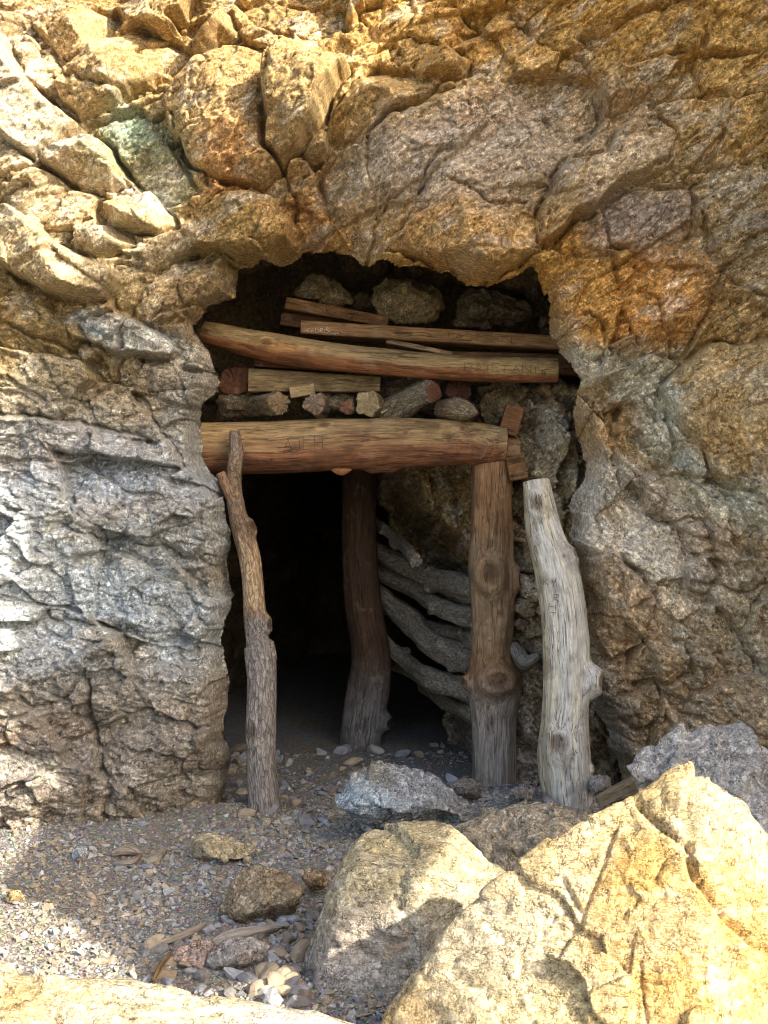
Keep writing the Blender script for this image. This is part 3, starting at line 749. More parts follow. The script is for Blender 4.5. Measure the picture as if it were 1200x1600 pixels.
def build_recess():
    xs = np.arange(-.05, 1.55, .0095); zs = np.arange(-.15, 2.62, .0095)
    X, Z = np.meshgrid(xs, zs, indexing='ij')
    d0 = 7.0
    px, py = 600 + X * FPX / d0, 800 - (Z - 1.6) * FPX / d0
    wx = px + 10 * fbm2(X * 4, Z * 4, 601, 4); wy = py + 10 * fbm2(X * 4, Z * 4, 611, 4)
    poly = [(588, 690), (640, 640), (700, 600), (760, 585), (880, 580), (960, 590), (990, 1300), (762, 1300), (752, 1180), (764, 1080), (752, 980), (732, 895), (690, 850), (650, 800), (612, 745)]
    sd = poly_sd(wx, wy, poly) / PXS
    H = .0 + .52 * sstep(730, 880, px) + .1 * np.clip((py - 900) / 300, 0, 1) * sstep(820, 720, px)
    D, T, LN, RU, PA, FI, DC = rock_detail(X, Z, math.radians(-52), 1.0, 1.5, 640, 1.0, .3)
    H = H + D
    for poly2, p, st in (([(812, 615), (870, 620), (905, 690), (915, 760), (880, 800), (840, 700)], .13, 1.6), ([(852, 720), (905, 715), (912, 780), (870, 830), (838, 770)], .12, 1.5),
                         ([(640, 735), (735, 735), (745, 850), (715, 880), (660, 800)], .10, 1.2), ([(760, 1060), (830, 1040), (850, 1130), (830, 1250), (760, 1260), (745, 1160)], .16, 1.2)):
        s2 = np.clip(poly_sd(wx, wy, poly2) / PXS, 0, None)
        H = H + np.minimum(p, s2 * st)
    back = sstep(.10, -.10, sd)
    Y = .90 - H + back * 1.1
    bl = [(700, 800, 70, 90, 0, '#8a744c', 1), (840, 650, 70, 70, 0, '#9a8768', 1), (880, 720, 50, 60, 0, '#ab9875', 1.2), (850, 800, 60, 50, 0, '#a8946c', 1), (790, 1150, 60, 120, 0, '#9c9184', 1.2), (870, 1000, 70, 160, 0, '#a08c6a', 1)]
    C = stone_colour(blob_colour(wx, wy, bl, '#988563'), T, LN, RU, PA, FI)
    P = np.stack([X, Y, Z], -1).reshape(-1, 3)
    F = grid_faces(len(xs), len(zs))
    keep = (sd > -.14)[:-1, :-1].ravel()
    o = link('recess_wall', mesh_np('recess_wall', P, F[keep], M_CLIFF, C.reshape(-1, 3)))
    tag(o, 'shaded rock wall set back behind the right post', 'rock wall', kind='structure')
build_recess()

# ------------------------------------------------------------------ rocks
_ico = {}
def ico(sub):
    if sub not in _ico:
        bm = bmesh.new(); bmesh.ops.create_icosphere(bm, subdivisions=sub, radius=1.0)
        V = np.array([v.co[:] for v in bm.verts]); F = np.array([[v.index for v in f.verts] for f in bm.faces])
        bm.free(); V /= np.linalg.norm(V, axis=1, keepdims=True); _ico[sub] = (V, F)
    return _ico[sub]

def rock_from_planes(name, C, N, d, sub, seed, amp, col, sharp=34.0, rel=1.0, bed=(1, 1, 1), carve=None, colfn=None, mat=None):
    V, F = ico(sub)
    N = np.array(N, float); N /= np.linalg.norm(N, axis=1, keepdims=True); d = np.array(d, float)
    q = np.clip(V @ N.T, 1e-4, None) / d
    r = 1.0 / ((q ** sharp).sum(1) ** (1.0 / sharp))
    P = V * r[:, None]
    W = P + np.array(C)
    B = np.array(bed)
    s = rel
    fo = 1 if sub > 5 else 0
    Q = W * B / s
    wp = np.stack([fbm3(Q * 4, seed + 31, 3), fbm3(Q * 4 + 9, seed + 32, 3), fbm3(Q * 4 + 19, seed + 33, 3)], -1)
    disp = 0; tone = 0
    for k, (fr, ao, ap, wr, gd) in enumerate(((2.6, .030, .15, .035, .010), (7.0, .014, .060, .02, .006), (17.0, .006, .022, .012, .003))):
        off, pl, e, cid = facets3((Q + wr * wp) * fr, seed + k)
        disp = disp + s * (ao * off + ap * pl / 1.6 - gd * (1 - sstep(0, .07, e)))
        tone = tone + (cid - .5) * (.22, .2, .18)[k]
    disp = disp + .006 * s * fbm3(Q * 7, seed + 5, 4 + fo, .58)
    ln = np.zeros(len(W))
    for fr, wd, dp in ((5.0, .022, .008), (12.0, .035, .004)) + (((26.0, .05, .0025),) if fo else ()):
        n = fbm3(Q * fr + wp * 1.2, seed + 40 + int(fr), 2 + fo, .5)
        g = np.exp(-(n / wd) ** 2) * sstep(-.15, .2, noise3(Q * fr * .3, seed + 45 + int(fr)))
        disp = disp - s * dp * g; ln = np.maximum(ln, g)
    rust = sstep(.08, .5, fbm3(Q * 2.4 + 5, seed + 55, 4 + fo, .6)); pale = sstep(.08, .5, fbm3(Q * 4.0 + 15, seed + 65, 4 + fo, .64))
    fine = fbm3(Q * 40, seed + 75, 2, .6)
    # approximate outward direction of the planes, softer than the ray
    wgt = q ** 10; Nn = (wgt[:, :, None] * N[None]).sum(1) if len(N) < 60 else V
    Nn = Nn / (np.linalg.norm(Nn, axis=1, keepdims=True) + 1e-9)
    W = W + Nn * (disp * amp)[:, None]
    if carve is not None: W = carve(W, Nn)
    base = lin(col) if isinstance(col, str) else col
    Cv = np.tile(base, (len(W), 1)) if colfn is None else colfn(W)
    Cv = stone_colour(Cv, tone * .8, ln, rust, pale, fine * .7, .5)
    o = link(name, mesh_np(name, W, F, mat or M_ROCK, Cv))
    return recentre(o, (C[0], C[1], W[:, 2].min()))

def traced_rock(name, sil, Y, hd, sub, seed, col, amp=1.0, tilt=(18, 48), extra=(), rel=1.0, **kw):
    """a boulder whose outline (photo pixels, convex) stands at depth Y with half depth hd"""
    r = random.Random(seed)
    W = np.array([at(x, y, Y) for x, y in sil])
    C = W.mean(0)
    N, d = [], []
    n = len(W)
    area = sum(W[i][0] * W[(i + 1) % n][2] - W[(i + 1) % n][0] * W[i][2] for i in range(n))
    for i in range(n):
        e = W[(i + 1) % n] - W[i]
        nn = np.array([e[2], 0, -e[0]]) * (1 if area > 0 else -1); nn /= np.linalg.norm(nn)
        dd = nn @ (W[i] - C)
        for sgn in (-1, 1):
            a = math.radians(r.uniform(*tilt))
            N.append(nn * math.cos(a) + np.array([0, sgn * math.sin(a), 0])); d.append(max(dd, .02) * math.cos(a))
    for sgn in (-1, 1):
        N.append(np.array([r.uniform(-.25, .25), sgn, r.uniform(-.1, .35)])); d.append(hd * r.uniform(.85, 1.0))
    for nv, dv in extra: N.append(np.array(nv, float)); d.append(dv)
    return rock_from_planes(name, C, N, d, sub, seed, amp, col, rel=rel, **kw)

def px_of(W):
    d = W[:, 1] - CAM_Y
    return 600 + W[:, 0] / d * FPX, 800 - (W[:, 2] - CAM_Z) / d * FPX

def boulder_cols(blobs, base):
    def f(W):
        x, y = px_of(W)
        x = x + 24 * noise3(W * 6, 3); y = y + 24 * noise3(W * 6 + 7, 4)
        return blob_colour(x, y, blobs, base, .4)
    return f

def big_carve(W, N):
    x, y = px_of(W)
    x = x + 6 * noise3(W * 9, 88); y = y + 6 * noise3(W * 9 + 5, 89)
    front = N[:, 1] < .1
    dep = 0
    for line, wd, dp in (([(1000, 1258), (1072, 1318), (1085, 1372), (1140, 1438), (1210, 1500)], 5, .035), ([(965, 1288), (930, 1380), (905, 1440), (870, 1490)], 4, .012), ([(880, 1370), (905, 1420)], 4, .02), ([(1000, 1500), (1010, 1600)], 3, .01)):
        dd = np.full(len(W), 1e9)
        for a, b in zip(line[:-1], line[1:]): dd = np.minimum(dd, seg_d(x, y, a, b))
        dep = dep + dp * np.exp(-(dd / wd) ** 2)
    return W - N * (dep * front)[:, None]

o = traced_rock('boulder', [(1088, 1180), (1142, 1208), (1300, 1425), (1500, 1800), (1200, 1990), (640, 1990), (545, 1720), (600, 1560), (790, 1346), (1025, 1208)], -2.9, .62, 7, 11, '#c4a873', amp=.36,
    tilt=(20, 50), extra=[((-.25, -.72, .62), .50), ((.35, -.75, .55), .56), ((-.55, -.6, .55), .56), ((-.1, -.95, .2), .66)], carve=big_carve,
    colfn=boulder_cols([(760, 1480, 160, 110, 0, '#c2b597', 1.2), (1130, 1260, 80, 60, 0, '#bcad8a', 1), (1000, 1370, 90, 60, 20, '#be9450', 1.4), (1080, 1500, 150, 90, 0, '#ba9150', 1.4), (940, 1290, 70, 40, 0, '#c0a878', 1), (620, 1560, 40, 60, 0, '#b59a6c', 1), (860, 1560, 120, 50, 0, '#bba97a', 1)], '#b89f6c'))
o.data.materials[0] = M_BOULDER
tag(o, 'huge sunlit cream and ochre boulder split by a long diagonal crack', 'boulder')

o = traced_rock('boulder', [(985, 1190), (1010, 1168), (1085, 1143), (1150, 1150), (1290, 1168), (1330, 1300), (1300, 1420), (1010, 1420), (992, 1290)], -1.75, .42, 6, 23, '#aaa59c', rel=.9)
tag(o, 'shaded pale grey boulder behind the huge sunlit boulder', 'boulder')

o = traced_rock('boulder', [(572, 1300), (705, 1292), (800, 1366), (830, 1640), (462, 1640), (470, 1540), (528, 1346)], -2.15, .40, 6, 34, '#bdb08e', amp=.5, rel=.8, tilt=(4, 20),
    sharp=60.0, extra=[((-.05, -.30, .95), .30), ((-.30, -.92, .25), .27), ((.5, -.8, .3), .30)], colfn=boulder_cols([(640, 1330, 120, 50, 0, '#bbab82', 1.2), (520, 1400, 40, 60, 0, '#c2b391', 1), (560, 1500, 120, 80, 0, '#a6a099', 1.2), (500, 1540, 40, 40, 0, '#948c88', 1)], '#b7a984'))
o.data.materials[0] = M_BOULDER
tag(o, 'half shaded cream boulder left of the huge sunlit boulder', 'boulder')

o = traced_rock('boulder', [(690, 1296), (742, 1272), (800, 1254), (905, 1254), (965, 1262), (1000, 1290), (1000, 1400), (700, 1400), (672, 1330)], -1.45, .32, 6, 45, '#aa9c82', rel=.7, amp=.9)
tag(o, 'flat shaded tan rock below the leaning pale log', 'rock')

o = traced_rock('boulder', [(-260, 1560), (-120, 1525), (60, 1520), (230, 1528), (350, 1556), (470, 1590), (620, 1640), (640, 1900), (-300, 1900)], -3.05, .38, 6, 57, '#b8a274', amp=.5, rel=.9, tilt=(10, 35),
    extra=[((-.1, -.5, .85), .20)], colfn=boulder_cols([(120, 1560, 140, 30, 0, '#b3a480', 1), (300, 1570, 60, 30, 0, '#b9ab8c', 1), (30, 1560, 60, 30, 0, '#ad8a4c', 1), (460, 1590, 80, 30, 0, '#b9b2a8', 1)], '#b0a384'), bed=(.6, 1, 1.6))
o.data.materials[0] = M_BOULDER
tag(o, 'long low sunlit slab along the bottom left edge', 'boulder')

o = traced_rock('rock', [(520, 1248), (545, 1205), (600, 1198), (660, 1206), (700, 1222), (735, 1250), (735, 1300), (600, 1310), (530, 1268)], -.55, .20, 6, 61, '#a7a8a2', amp=.9, rel=.55, bed=(.7, 1, 1.8),
    colfn=boulder_cols([(575, 1212, 45, 16, 0, '#93876e', 1.5), (560, 1248, 60, 22, 0, '#aebabb', 1.6), (650, 1230, 60, 26, 0, '#a09f9c', 1.4)], '#a09f99'))
tag(o, 'layered pale blue rock lying in the mine doorway', 'rock')

o = traced_rock('rock', [(300, 1308), (312, 1300), (350, 1303), (398, 1318), (405, 1330), (385, 1345), (340, 1352), (298, 1340)], -.76, .11, 5, 71, '#a59878', rel=.35, amp=.55)
tag(o, 'flat tan slab of rock lying before the bark post', 'rock')
o = traced_rock('rock', [(342, 1425), (352, 1395), (382, 1362), (402, 1354), (430, 1360), (478, 1382), (482, 1395), (452, 1432), (380, 1446), (350, 1440)], -1.55, .13, 5, 72, '#948469', rel=.4, amp=.55)
tag(o, 'brown pointed rock standing alone on the gravel', 'rock')
o = traced_rock('rock', [(258, 1500), (275, 1478), (320, 1470), (342, 1480), (340, 1512), (290, 1520)], -2.05, .08, 5, 73, '#a08c80', rel=.3, amp=.3)
tag(o, 'pinkish stone touching a grey wedge stone', 'stone')
o = traced_rock('rock', [(322, 1500), (345, 1470), (395, 1462), (424, 1478), (415, 1500), (370, 1526), (335, 1524)], -2.12, .09, 5, 74, '#9a938a', rel=.3, amp=.3)
tag(o, 'grey wedge-shaped stone in front of the twigs', 'stone')
o = traced_rock('rock', [(474, 1372), (480, 1360), (508, 1360), (514, 1384), (505, 1394), (484, 1394)], -1.3, .05, 4, 75, '#a58a66', rel=.25, amp=.7)
tag(o, 'small squarish brown stone left of the half shaded boulder', 'stone')
o = traced_rock('rock', [(112, 1330), (120, 1322), (134, 1322), (140, 1332), (134, 1344), (116, 1344)], -.75, .04, 4, 76, '#b9bdbf', rel=.2, amp=.6)
tag(o, 'small rounded white stone on grey gravel by the left wall', 'stone')
o = traced_rock('rock', [(6, 1402), (14, 1390), (34, 1390), (40, 1402), (28, 1413), (10, 1412)], -1.35, .05, 4, 77, '#a08a62', rel=.2, amp=.6)
tag(o, 'small ochre stone at the edge of the sunlit gravel', 'stone')
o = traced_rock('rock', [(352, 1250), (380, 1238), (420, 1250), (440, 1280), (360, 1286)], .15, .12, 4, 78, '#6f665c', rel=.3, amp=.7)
tag(o, 'dark stone in the shadow behind the foot of the bark post', 'stone')
o = traced_rock('rock', [(700, 1225), (730, 1213), (752, 1222), (750, 1246), (705, 1246)], -.15, .08, 4, 79, '#7f7669', rel=.3, amp=.8)
tag(o, 'grey stone against the foot of the right mine post', 'stone')
o = traced_rock('rock', [(795, 1236), (812, 1226), (836, 1230), (838, 1250), (800, 1254)], -.42, .06, 4, 80, '#8b8377', rel=.25, amp=.8)
tag(o, 'small grey stone between right post and leaning pale log', 'stone')
o = traced_rock('rock', [(918, 1225), (935, 1208), (955, 1214), (962, 1236), (925, 1246)], -.4, .06, 4, 81, '#9a9184', rel=.25, amp=.8)
tag(o, 'grey stone right of the foot of the leaning pale log', 'stone')

# stones on the cribbing above the lintel
YSH = .26
for (sil, Y, hd, sd, colr, lb) in (
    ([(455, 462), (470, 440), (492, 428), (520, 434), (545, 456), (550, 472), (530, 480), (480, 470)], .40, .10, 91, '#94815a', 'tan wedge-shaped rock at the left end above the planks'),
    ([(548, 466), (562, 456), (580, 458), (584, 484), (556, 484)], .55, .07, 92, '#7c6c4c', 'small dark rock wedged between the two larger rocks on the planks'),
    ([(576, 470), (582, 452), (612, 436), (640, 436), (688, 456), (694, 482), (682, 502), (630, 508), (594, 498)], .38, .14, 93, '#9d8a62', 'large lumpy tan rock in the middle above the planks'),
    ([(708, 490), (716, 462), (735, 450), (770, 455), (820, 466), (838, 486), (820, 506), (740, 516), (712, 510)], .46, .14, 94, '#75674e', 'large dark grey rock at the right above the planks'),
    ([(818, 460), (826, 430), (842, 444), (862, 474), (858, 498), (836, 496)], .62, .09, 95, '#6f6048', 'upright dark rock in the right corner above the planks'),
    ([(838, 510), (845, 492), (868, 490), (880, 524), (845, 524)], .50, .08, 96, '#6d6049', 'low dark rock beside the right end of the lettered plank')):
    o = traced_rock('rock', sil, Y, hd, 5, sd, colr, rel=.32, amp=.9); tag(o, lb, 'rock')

# ------------------------------------------------------------------ timber
def catmull(P, n):
    P = np.array(P, float)
    if len(P) == 2:
        t = np.linspace(0, 1, n)[:, None]; return P[0] + (P[1] - P[0]) * t
    Q = np.vstack([2 * P[0] - P[1], P, 2 * P[-1] - P[-2]])
    m = len(P) - 1; out = []
    for t in np.linspace(0, m, n):
        i = min(int(t), m - 1); f = t - i
        a, b, c, d = Q[i], Q[i + 1], Q[i + 2], Q[i + 3]
        out.append(.5 * ((2 * b) + (c - a) * f + (2 * a - 5 * b + 4 * c - d) * f * f + (3 * b - a - 3 * c + d) * f ** 3))
    return np.array(out)

def sweep(name, pts, rad, seed=1, na=40, step=.012, colfn=None, col='#8a6f50', mat=None, knots=(), rough=.05, rect=None, parent=None, endcol=None, oval=1.0, jag=(0, 0), ridges=0.0, origin=None):
    """a timber along pts; rad per point, or rect = (half height, half depth) per point. angle 0 faces the camera"""
    P0 = np.array(pts, float)
    rad = None if rad is None else [r_ * (1 + YSH / 6.5) for r_ in rad]
    L = np.linalg.norm(np.diff(P0, axis=0), axis=1).sum()
    n = max(6, int(L / step))
    C = catmull(P0, n)
    R = catmull(np.array([[r_, 0, 0] for r_ in rad]), n)[:, 0] if rect is None else None
    RR = catmull(np.array([[a, b, 0] for a, b in rect]), n) if rect is not None else None
    T = np.gradient(C, axis=0); T /= np.linalg.norm(T, axis=1, keepdims=True)
    ref = np.tile(np.array([0., -1., 0.]), (n, 1))
    if abs(T[:, 1]).max() > .8: ref = np.tile(np.array([0., 0., 1.]), (n, 1))
    U = ref - (ref * T).sum(1, keepdims=True) * T; U /= np.linalg.norm(U, axis=1, keepdims=True)
    Vv = np.cross(U, T)
    th = np.linspace(0, 2 * math.pi, na, endpoint=False)
    s = np.linspace(0, L, n)
    S, TH = np.meshgrid(s, th, indexing='ij'); tt = S / L
    ct, st = np.cos(TH), np.sin(TH)
    if rect is None:
        q = np.stack([ct * 1.3 + seed * 3.1, st * 1.3, S * 2.2], -1).reshape(-1, 3)
        q2 = np.stack([ct * 5 + seed, st * 5, S * 3.5], -1).reshape(-1, 3)
        r = R[:, None] * (1 + rough * fbm3(q, seed, 3).reshape(S.shape) * 1.6 + ridges * fbm3(q2, seed + 9, 3).reshape(S.shape))
        kn = np.zeros(S.shape)
        for (kt, ka, ks, kh) in knots:
            dth = np.angle(np.exp(1j * (TH - ka))) * R[:, None]
            dd = np.hypot(dth, (S - kt * L) * .85) / ks
            r = r + kh * (np.exp(-(dd / 1.25) ** 4) - .55 * np.exp(-(dd / .62) ** 4) + .25 * np.exp(-(dd / .30) ** 2))
            kn = np.maximum(kn, np.exp(-(dd / .70) ** 4)) - .45 * np.exp(-((dd - 1.05) / .22) ** 2)
        a, b = r * ct, r * st * oval
    else:
        hb, ha = RR[:, 0][:, None], RR[:, 1][:, None]          # half height (along Vv), half depth (along U)
        k = 14.0
        rr = 1.0 / ((np.abs(ct / ha) ** k + np.abs(st / hb) ** k) ** (1 / k))
        q = np.stack([ct * 2 + seed * 3.1, st * 2, S * 3], -1).reshape(-1, 3)
        rr = rr * (1 + rough * fbm3(q, seed, 3).reshape(S.shape))
        a, b = rr * ct, rr * st; kn = np.zeros(S.shape)
    V = C[:, None] + U[:, None] * a[..., None] + Vv[:, None] * b[..., None]
    if jag[0] or jag[1]:
        jn = fbm3(np.stack([ct[0] * 4 + seed, st[0] * 4, ct[0] * 0], -1), seed + 44, 3)
        if jag[0]: V[0] -= T[0] * (jn * jag[0])[:, None]; 
        if jag[1]: V[-1] += T[-1] * (jn * jag[1])[:, None]
    gr = np.stack([a + seed * .37, b + seed * .11, S], -1)
    i = np.arange(n * na).reshape(n, na); j = np.roll(i, -1, 1)
    F = [np.stack([i[:-1], j[:-1], j[1:], i[1:]], -1).reshape(-1, 4)]
    Cc = np.array([lin(col)] * (n * na)).reshape(n, na, 3) if colfn is None else colfn(tt, TH, S, V)
    Cc = Cc * (1 - .62 * kn[..., None] * np.array([.8, .9, 1.0]))
    Vs, Cs, Gs = [V.reshape(-1, 3)], [Cc.reshape(-1, 3)], [gr.reshape(-1, 3)]
    base = n * na; caps = []
    for end, sg in ((0, -1), (n - 1, 1)):
        ec = lin(endcol) if endcol else Cc[end].mean(0) * .9
        rv, rc, rg, rf = [V[end]], [np.tile(ec, (na, 1))], [gr[end]], []
        for f in (.93, .7, .4, .02):
            rv.append(C[end] + (V[end] - C[end]) * f + T[end] * sg * (.006 if f < .9 else .003) * (1 if rect is None else .3))
            rc.append(np.tile(ec * (.9 + .2 * ((f * 10) % 2 > 1)), (na, 1)))
            rg.append(np.stack([a[end] * f, b[end] * f, np.full(na, S[end, 0] + sg * .01)], -1))
        for q in range(4):
            prev = np.arange(q * na, (q + 1) * na); cur = prev + na
            z = np.stack([prev, np.roll(prev, -1), np.roll(cur, -1), cur], -1); rf.append(z if sg > 0 else z[:, ::-1])
        caps.append((np.vstack(rv), np.vstack(rf), np.vstack(rc), np.vstack(rg)))
    if endcol is None:
        for cv, cf, cc, cg in caps:
            Vs.append(cv); Cs.append(cc); Gs.append(cg); F.append(cf + base); base += len(cv)
    F = np.vstack(F)
    me = mesh_np(name, np.vstack(Vs), F, mat or M_WOOD, np.vstack(Cs), np.vstack(Gs))
    o = link(name, me, parent)
    if parent is None: recentre(o, origin if origin is not None else C[0])
    if endcol is not None:
        for cv, cf, cc, cg in caps: adopt(link('cut_end', mesh_np('cut_end', cv, cf, M_WOOD, cc, cg)), o)
    return o

def adopt(child, parent):
    """parent a mesh built in world space"""
    child.parent = parent
    child.matrix_parent_inverse = Matrix.Translation(-Vector(parent.location))
    return child

GLY = {'A': [[(0, 0), (.5, 1), (1, 0)], [(.2, .4), (.8, .4)]], 'C': [[(.9, .9), (.3, 1), (0, .5), (.3, 0), (.9, .1)]], 'D': [[(0, 0), (0, 1), (.7, .8), (.9, .4), (.6, .05), (0, 0)]],
       'E': [[(1, 1), (0, 1), (0, 0), (1, 0)], [(0, .5), (.75, .5)]], 'F': [[(0, 0), (0, 1), (1, 1)], [(0, .55), (.7, .55)]], 'H': [[(0, 0), (0, 1)], [(1, 0), (1, 1)], [(0, .5), (1, .5)]],
       'I': [[(.5, 0), (.5, 1)]], 'J': [[(.9, 1), (.85, .15), (.4, 0), (.05, .25)]], 'K': [[(0, 0), (0, 1)], [(.9, 1), (.05, .5), (1, 0)]], 'L': [[(0, 1), (0, 0), (.9, 0)]],
       'N': [[(0, 0), (0, 1), (1, 0), (1, 1)]], 'P': [[(0, 0), (0, 1), (.8, .9), (.85, .6), (0, .45)]], 'R': [[(0, 0), (0, 1), (.8, .9), (.8, .6), (0, .5), (.95, 0)]],
       'S': [[(.9, .9), (.3, 1), (.1, .7), (.8, .4), (.75, .05), (0, .08)]], 'T': [[(0, 1), (1, 1)], [(.5, 1), (.5, 0)]], 'Y': [[(0, 1), (.5, .5), (1, 1)], [(.5, .5), (.45, 0)]], '+': [[(.1, .5), (.9, .5)], [(.5, .9), (.5, .1)]],
       '2': [[(0, .8), (.5, 1), (.85, .7), (0, 0), (.9, 0)]], '0': [[(.5, 1), (.05, .6), (.3, 0), (.8, .2), (.85, .75), (.5, 1)]], '#': [[(.3, 0), (.4, 1)], [(.7, 0), (.8, 1)], [(0, .35), (1, .35)], [(0, .7), (1, .7)]],
       'U': [[(0, 1), (.1, .15), (.5, 0), (.9, .15), (1, 1)]], 'M': [[(0, 0), (0, 1), (.5, .4), (1, 1), (1, 0)]], 'Z': [[(0, 1), (1, 1), (0, 0), (1, 0)]]}
def lettering(parent, items, rad, mat, seed=3, jit=.05):
    """one cut or painted letter per child; items: (char, px x, px y of base, px width, px height, slope), laid on the timber's own face"""
    from mathutils.bvhtree import BVHTree
    me = parent.data; loc = parent.location
    tree = BVHTree.FromPolygons([v.co + loc for v in me.vertices], [p.vertices[:] for p in me.polygons])
    eye = Vector((0, CAM_Y, CAM_Z)); r = random.Random(seed)
    def surf(x, y):
        d = Vector([float(v) for v in at(x, y, 0)]) - eye; d.normalize()
        h = tree.ray_cast(eye, d)
        return None if h[0] is None else np.array(h[0])
    for ch, x0, y0, w, h, sl in items:
        V, F = [], []
        for st in GLY[ch]:
            p = [(x0 + w * (a + r.uniform(-jit, jit)), y0 - h * (b + r.uniform(-jit, jit)) + sl * w * a) for a, b in st]
            fine = []
            for (ax, ay), (bx, by) in zip(p[:-1], p[1:]):
                m = max(2, int(math.hypot(bx - ax, by - ay) / 2))
                fine += [(ax + (bx - ax) * i / m, ay + (by - ay) * i / m) for i in range(m)]
            fine.append(p[-1])
            W = [surf(*q) for q in fine]; W = np.array([q for q in W if q is not None])
            if len(W) < 2: continue
            T = np.gradient(W, axis=0); T /= np.linalg.norm(T, axis=1, keepdims=True) + 1e-9
            S = np.cross(T, np.array([0, -1., 0])); S /= np.linalg.norm(S, axis=1, keepdims=True) + 1e-9
            b0 = len(V); rr = rad * r.uniform(.8, 1.2)
            for k in range(len(W)):
                q = rr * (.55 if k in (0, len(W) - 1) else 1) * r.uniform(.8, 1.15)
                V += [W[k] + S[k] * q + np.array([0, .001, 0]), W[k] + np.array([0, -.0022, 0]), W[k] - S[k] * q + np.array([0, .001, 0])]
            for k in range(len(W) - 1):
                i = b0 + 3 * k
                F += [(i, i + 1, i + 4, i + 3), (i + 1, i + 2, i + 5, i + 4)]
        if F: adopt(link('letter', mesh_np('letter', np.array(V), np.array(F), mat, smooth=False)), parent)

def two(c1, c2, f): return lin(c1) * (1 - f[..., None]) + lin(c2) * f[..., None]
def nz(tt, TH, k, seed, fs=3.0): return noise3(np.stack([np.cos(TH) * fs, np.sin(TH) * fs, tt * k], -1).reshape(-1, 3), seed).reshape(tt.shape)

# lintel
YL = .15
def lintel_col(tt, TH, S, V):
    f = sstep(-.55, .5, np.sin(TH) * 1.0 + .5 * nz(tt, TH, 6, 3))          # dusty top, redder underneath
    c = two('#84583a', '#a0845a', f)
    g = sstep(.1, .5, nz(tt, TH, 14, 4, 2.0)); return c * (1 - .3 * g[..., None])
lp = [at(300, 702, YL), at(420, 700, YL), at(540, 694, YL), at(660, 692, YL), at(740, 694, YL), at(790, 696, YL)]
lr = [.140, .138, .142, .130, .112, .094]
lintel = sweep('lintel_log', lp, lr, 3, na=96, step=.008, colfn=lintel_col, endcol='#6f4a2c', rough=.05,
               knots=[(.49, -1.7, .05, .03), (.55, .35, .016, .006), (.21, -.5, .016, .006), (.74, .7, .03, .012), (.12, .4, .03, .01), (.35, .8, .03, .008)])
tag(lintel, 'thick round reddish brown lintel log across the mine doorway', 'log')
def s_lintel(px, py):
    f = np.clip((px - 300) / 490, 0, 1); R = np.interp(f, np.linspace(0, 1, 6), lr); cy = np.interp(px, [300, 420, 540, 660, 740, 790], [702, 700, 694, 692, 694, 696])
    w = at(px, py, YL - R); dz = (cy - py) / FPX * 6.5
    y = YL - math.sqrt(max(R * R - dz * dz, 1e-4)) - .002
    return at(px, py, y)
lettering(lintel, [('A', 443, 708, 14, 24, 0), ('J', 462, 706, 7, 20, 0), ('E', 474, 703, 14, 22, 0), ('H', 492, 702, 12, 20, 0)], .0019, M_CARVED, 4)
adopt(sweep('knot_scar', [at(520, 733, YL - .03), at(533, 736, YL - .03), at(548, 732, YL - .03)], [.012, .02, .01], 8, na=16, step=.008, col='#9a6a3e', rough=.3, origin=(0, 0, 0)), lintel)

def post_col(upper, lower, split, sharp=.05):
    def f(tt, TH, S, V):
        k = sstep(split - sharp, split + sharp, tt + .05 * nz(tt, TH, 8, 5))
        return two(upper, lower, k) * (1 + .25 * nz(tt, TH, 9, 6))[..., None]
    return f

# right post
pp = [at(768, 722, .22), at(768, 800, .22), at(768, 880, .22), at(770, 960, .21), at(768, 1020, .2), at(772, 1070, .19), at(772, 1130, .18), at(772, 1235, .17)]
def rpost_col(tt, TH, S, V):
    c = post_col('#8a6744', '#9c9080', .74, .16)(tt, TH, S, V)
    k = (sstep(.15, .30, tt + .08 * nz(tt, TH, 6, 8)) * sstep(.66, .45, tt))[..., None]; return c * (1 - k * .6) + lin('#9c8666') * k * .6
rpost = sweep('mine_post', pp, [.115, .112, .122, .115, .112, .150, .118, .112], 12, na=84, step=.008, colfn=rpost_col, rough=.05, endcol='#8a6844',
              knots=[(.315, -.15, .072, .045), (.33, 1.35, .05, .04), (.685, .05, .085, .06), (.69, -1.35, .05, .04), (.42, .2, .018, .008), (.52, -.2, .012, .006)])
tag(rpost, 'stout right-hand mine post with big round knots under the lintel', 'post')
# back post
pb = [at(x, y, 1.5) for x, y in ((562, 712), (562, 830), (566, 930), (578, 1010), (578, 1060), (568, 1120), (563, 1180), (566, 1240))]
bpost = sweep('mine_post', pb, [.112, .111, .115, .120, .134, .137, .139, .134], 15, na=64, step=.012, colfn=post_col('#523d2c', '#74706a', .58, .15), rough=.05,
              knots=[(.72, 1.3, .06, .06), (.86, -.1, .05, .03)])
tag(bpost, 'second mine post standing further inside the dark tunnel', 'post')

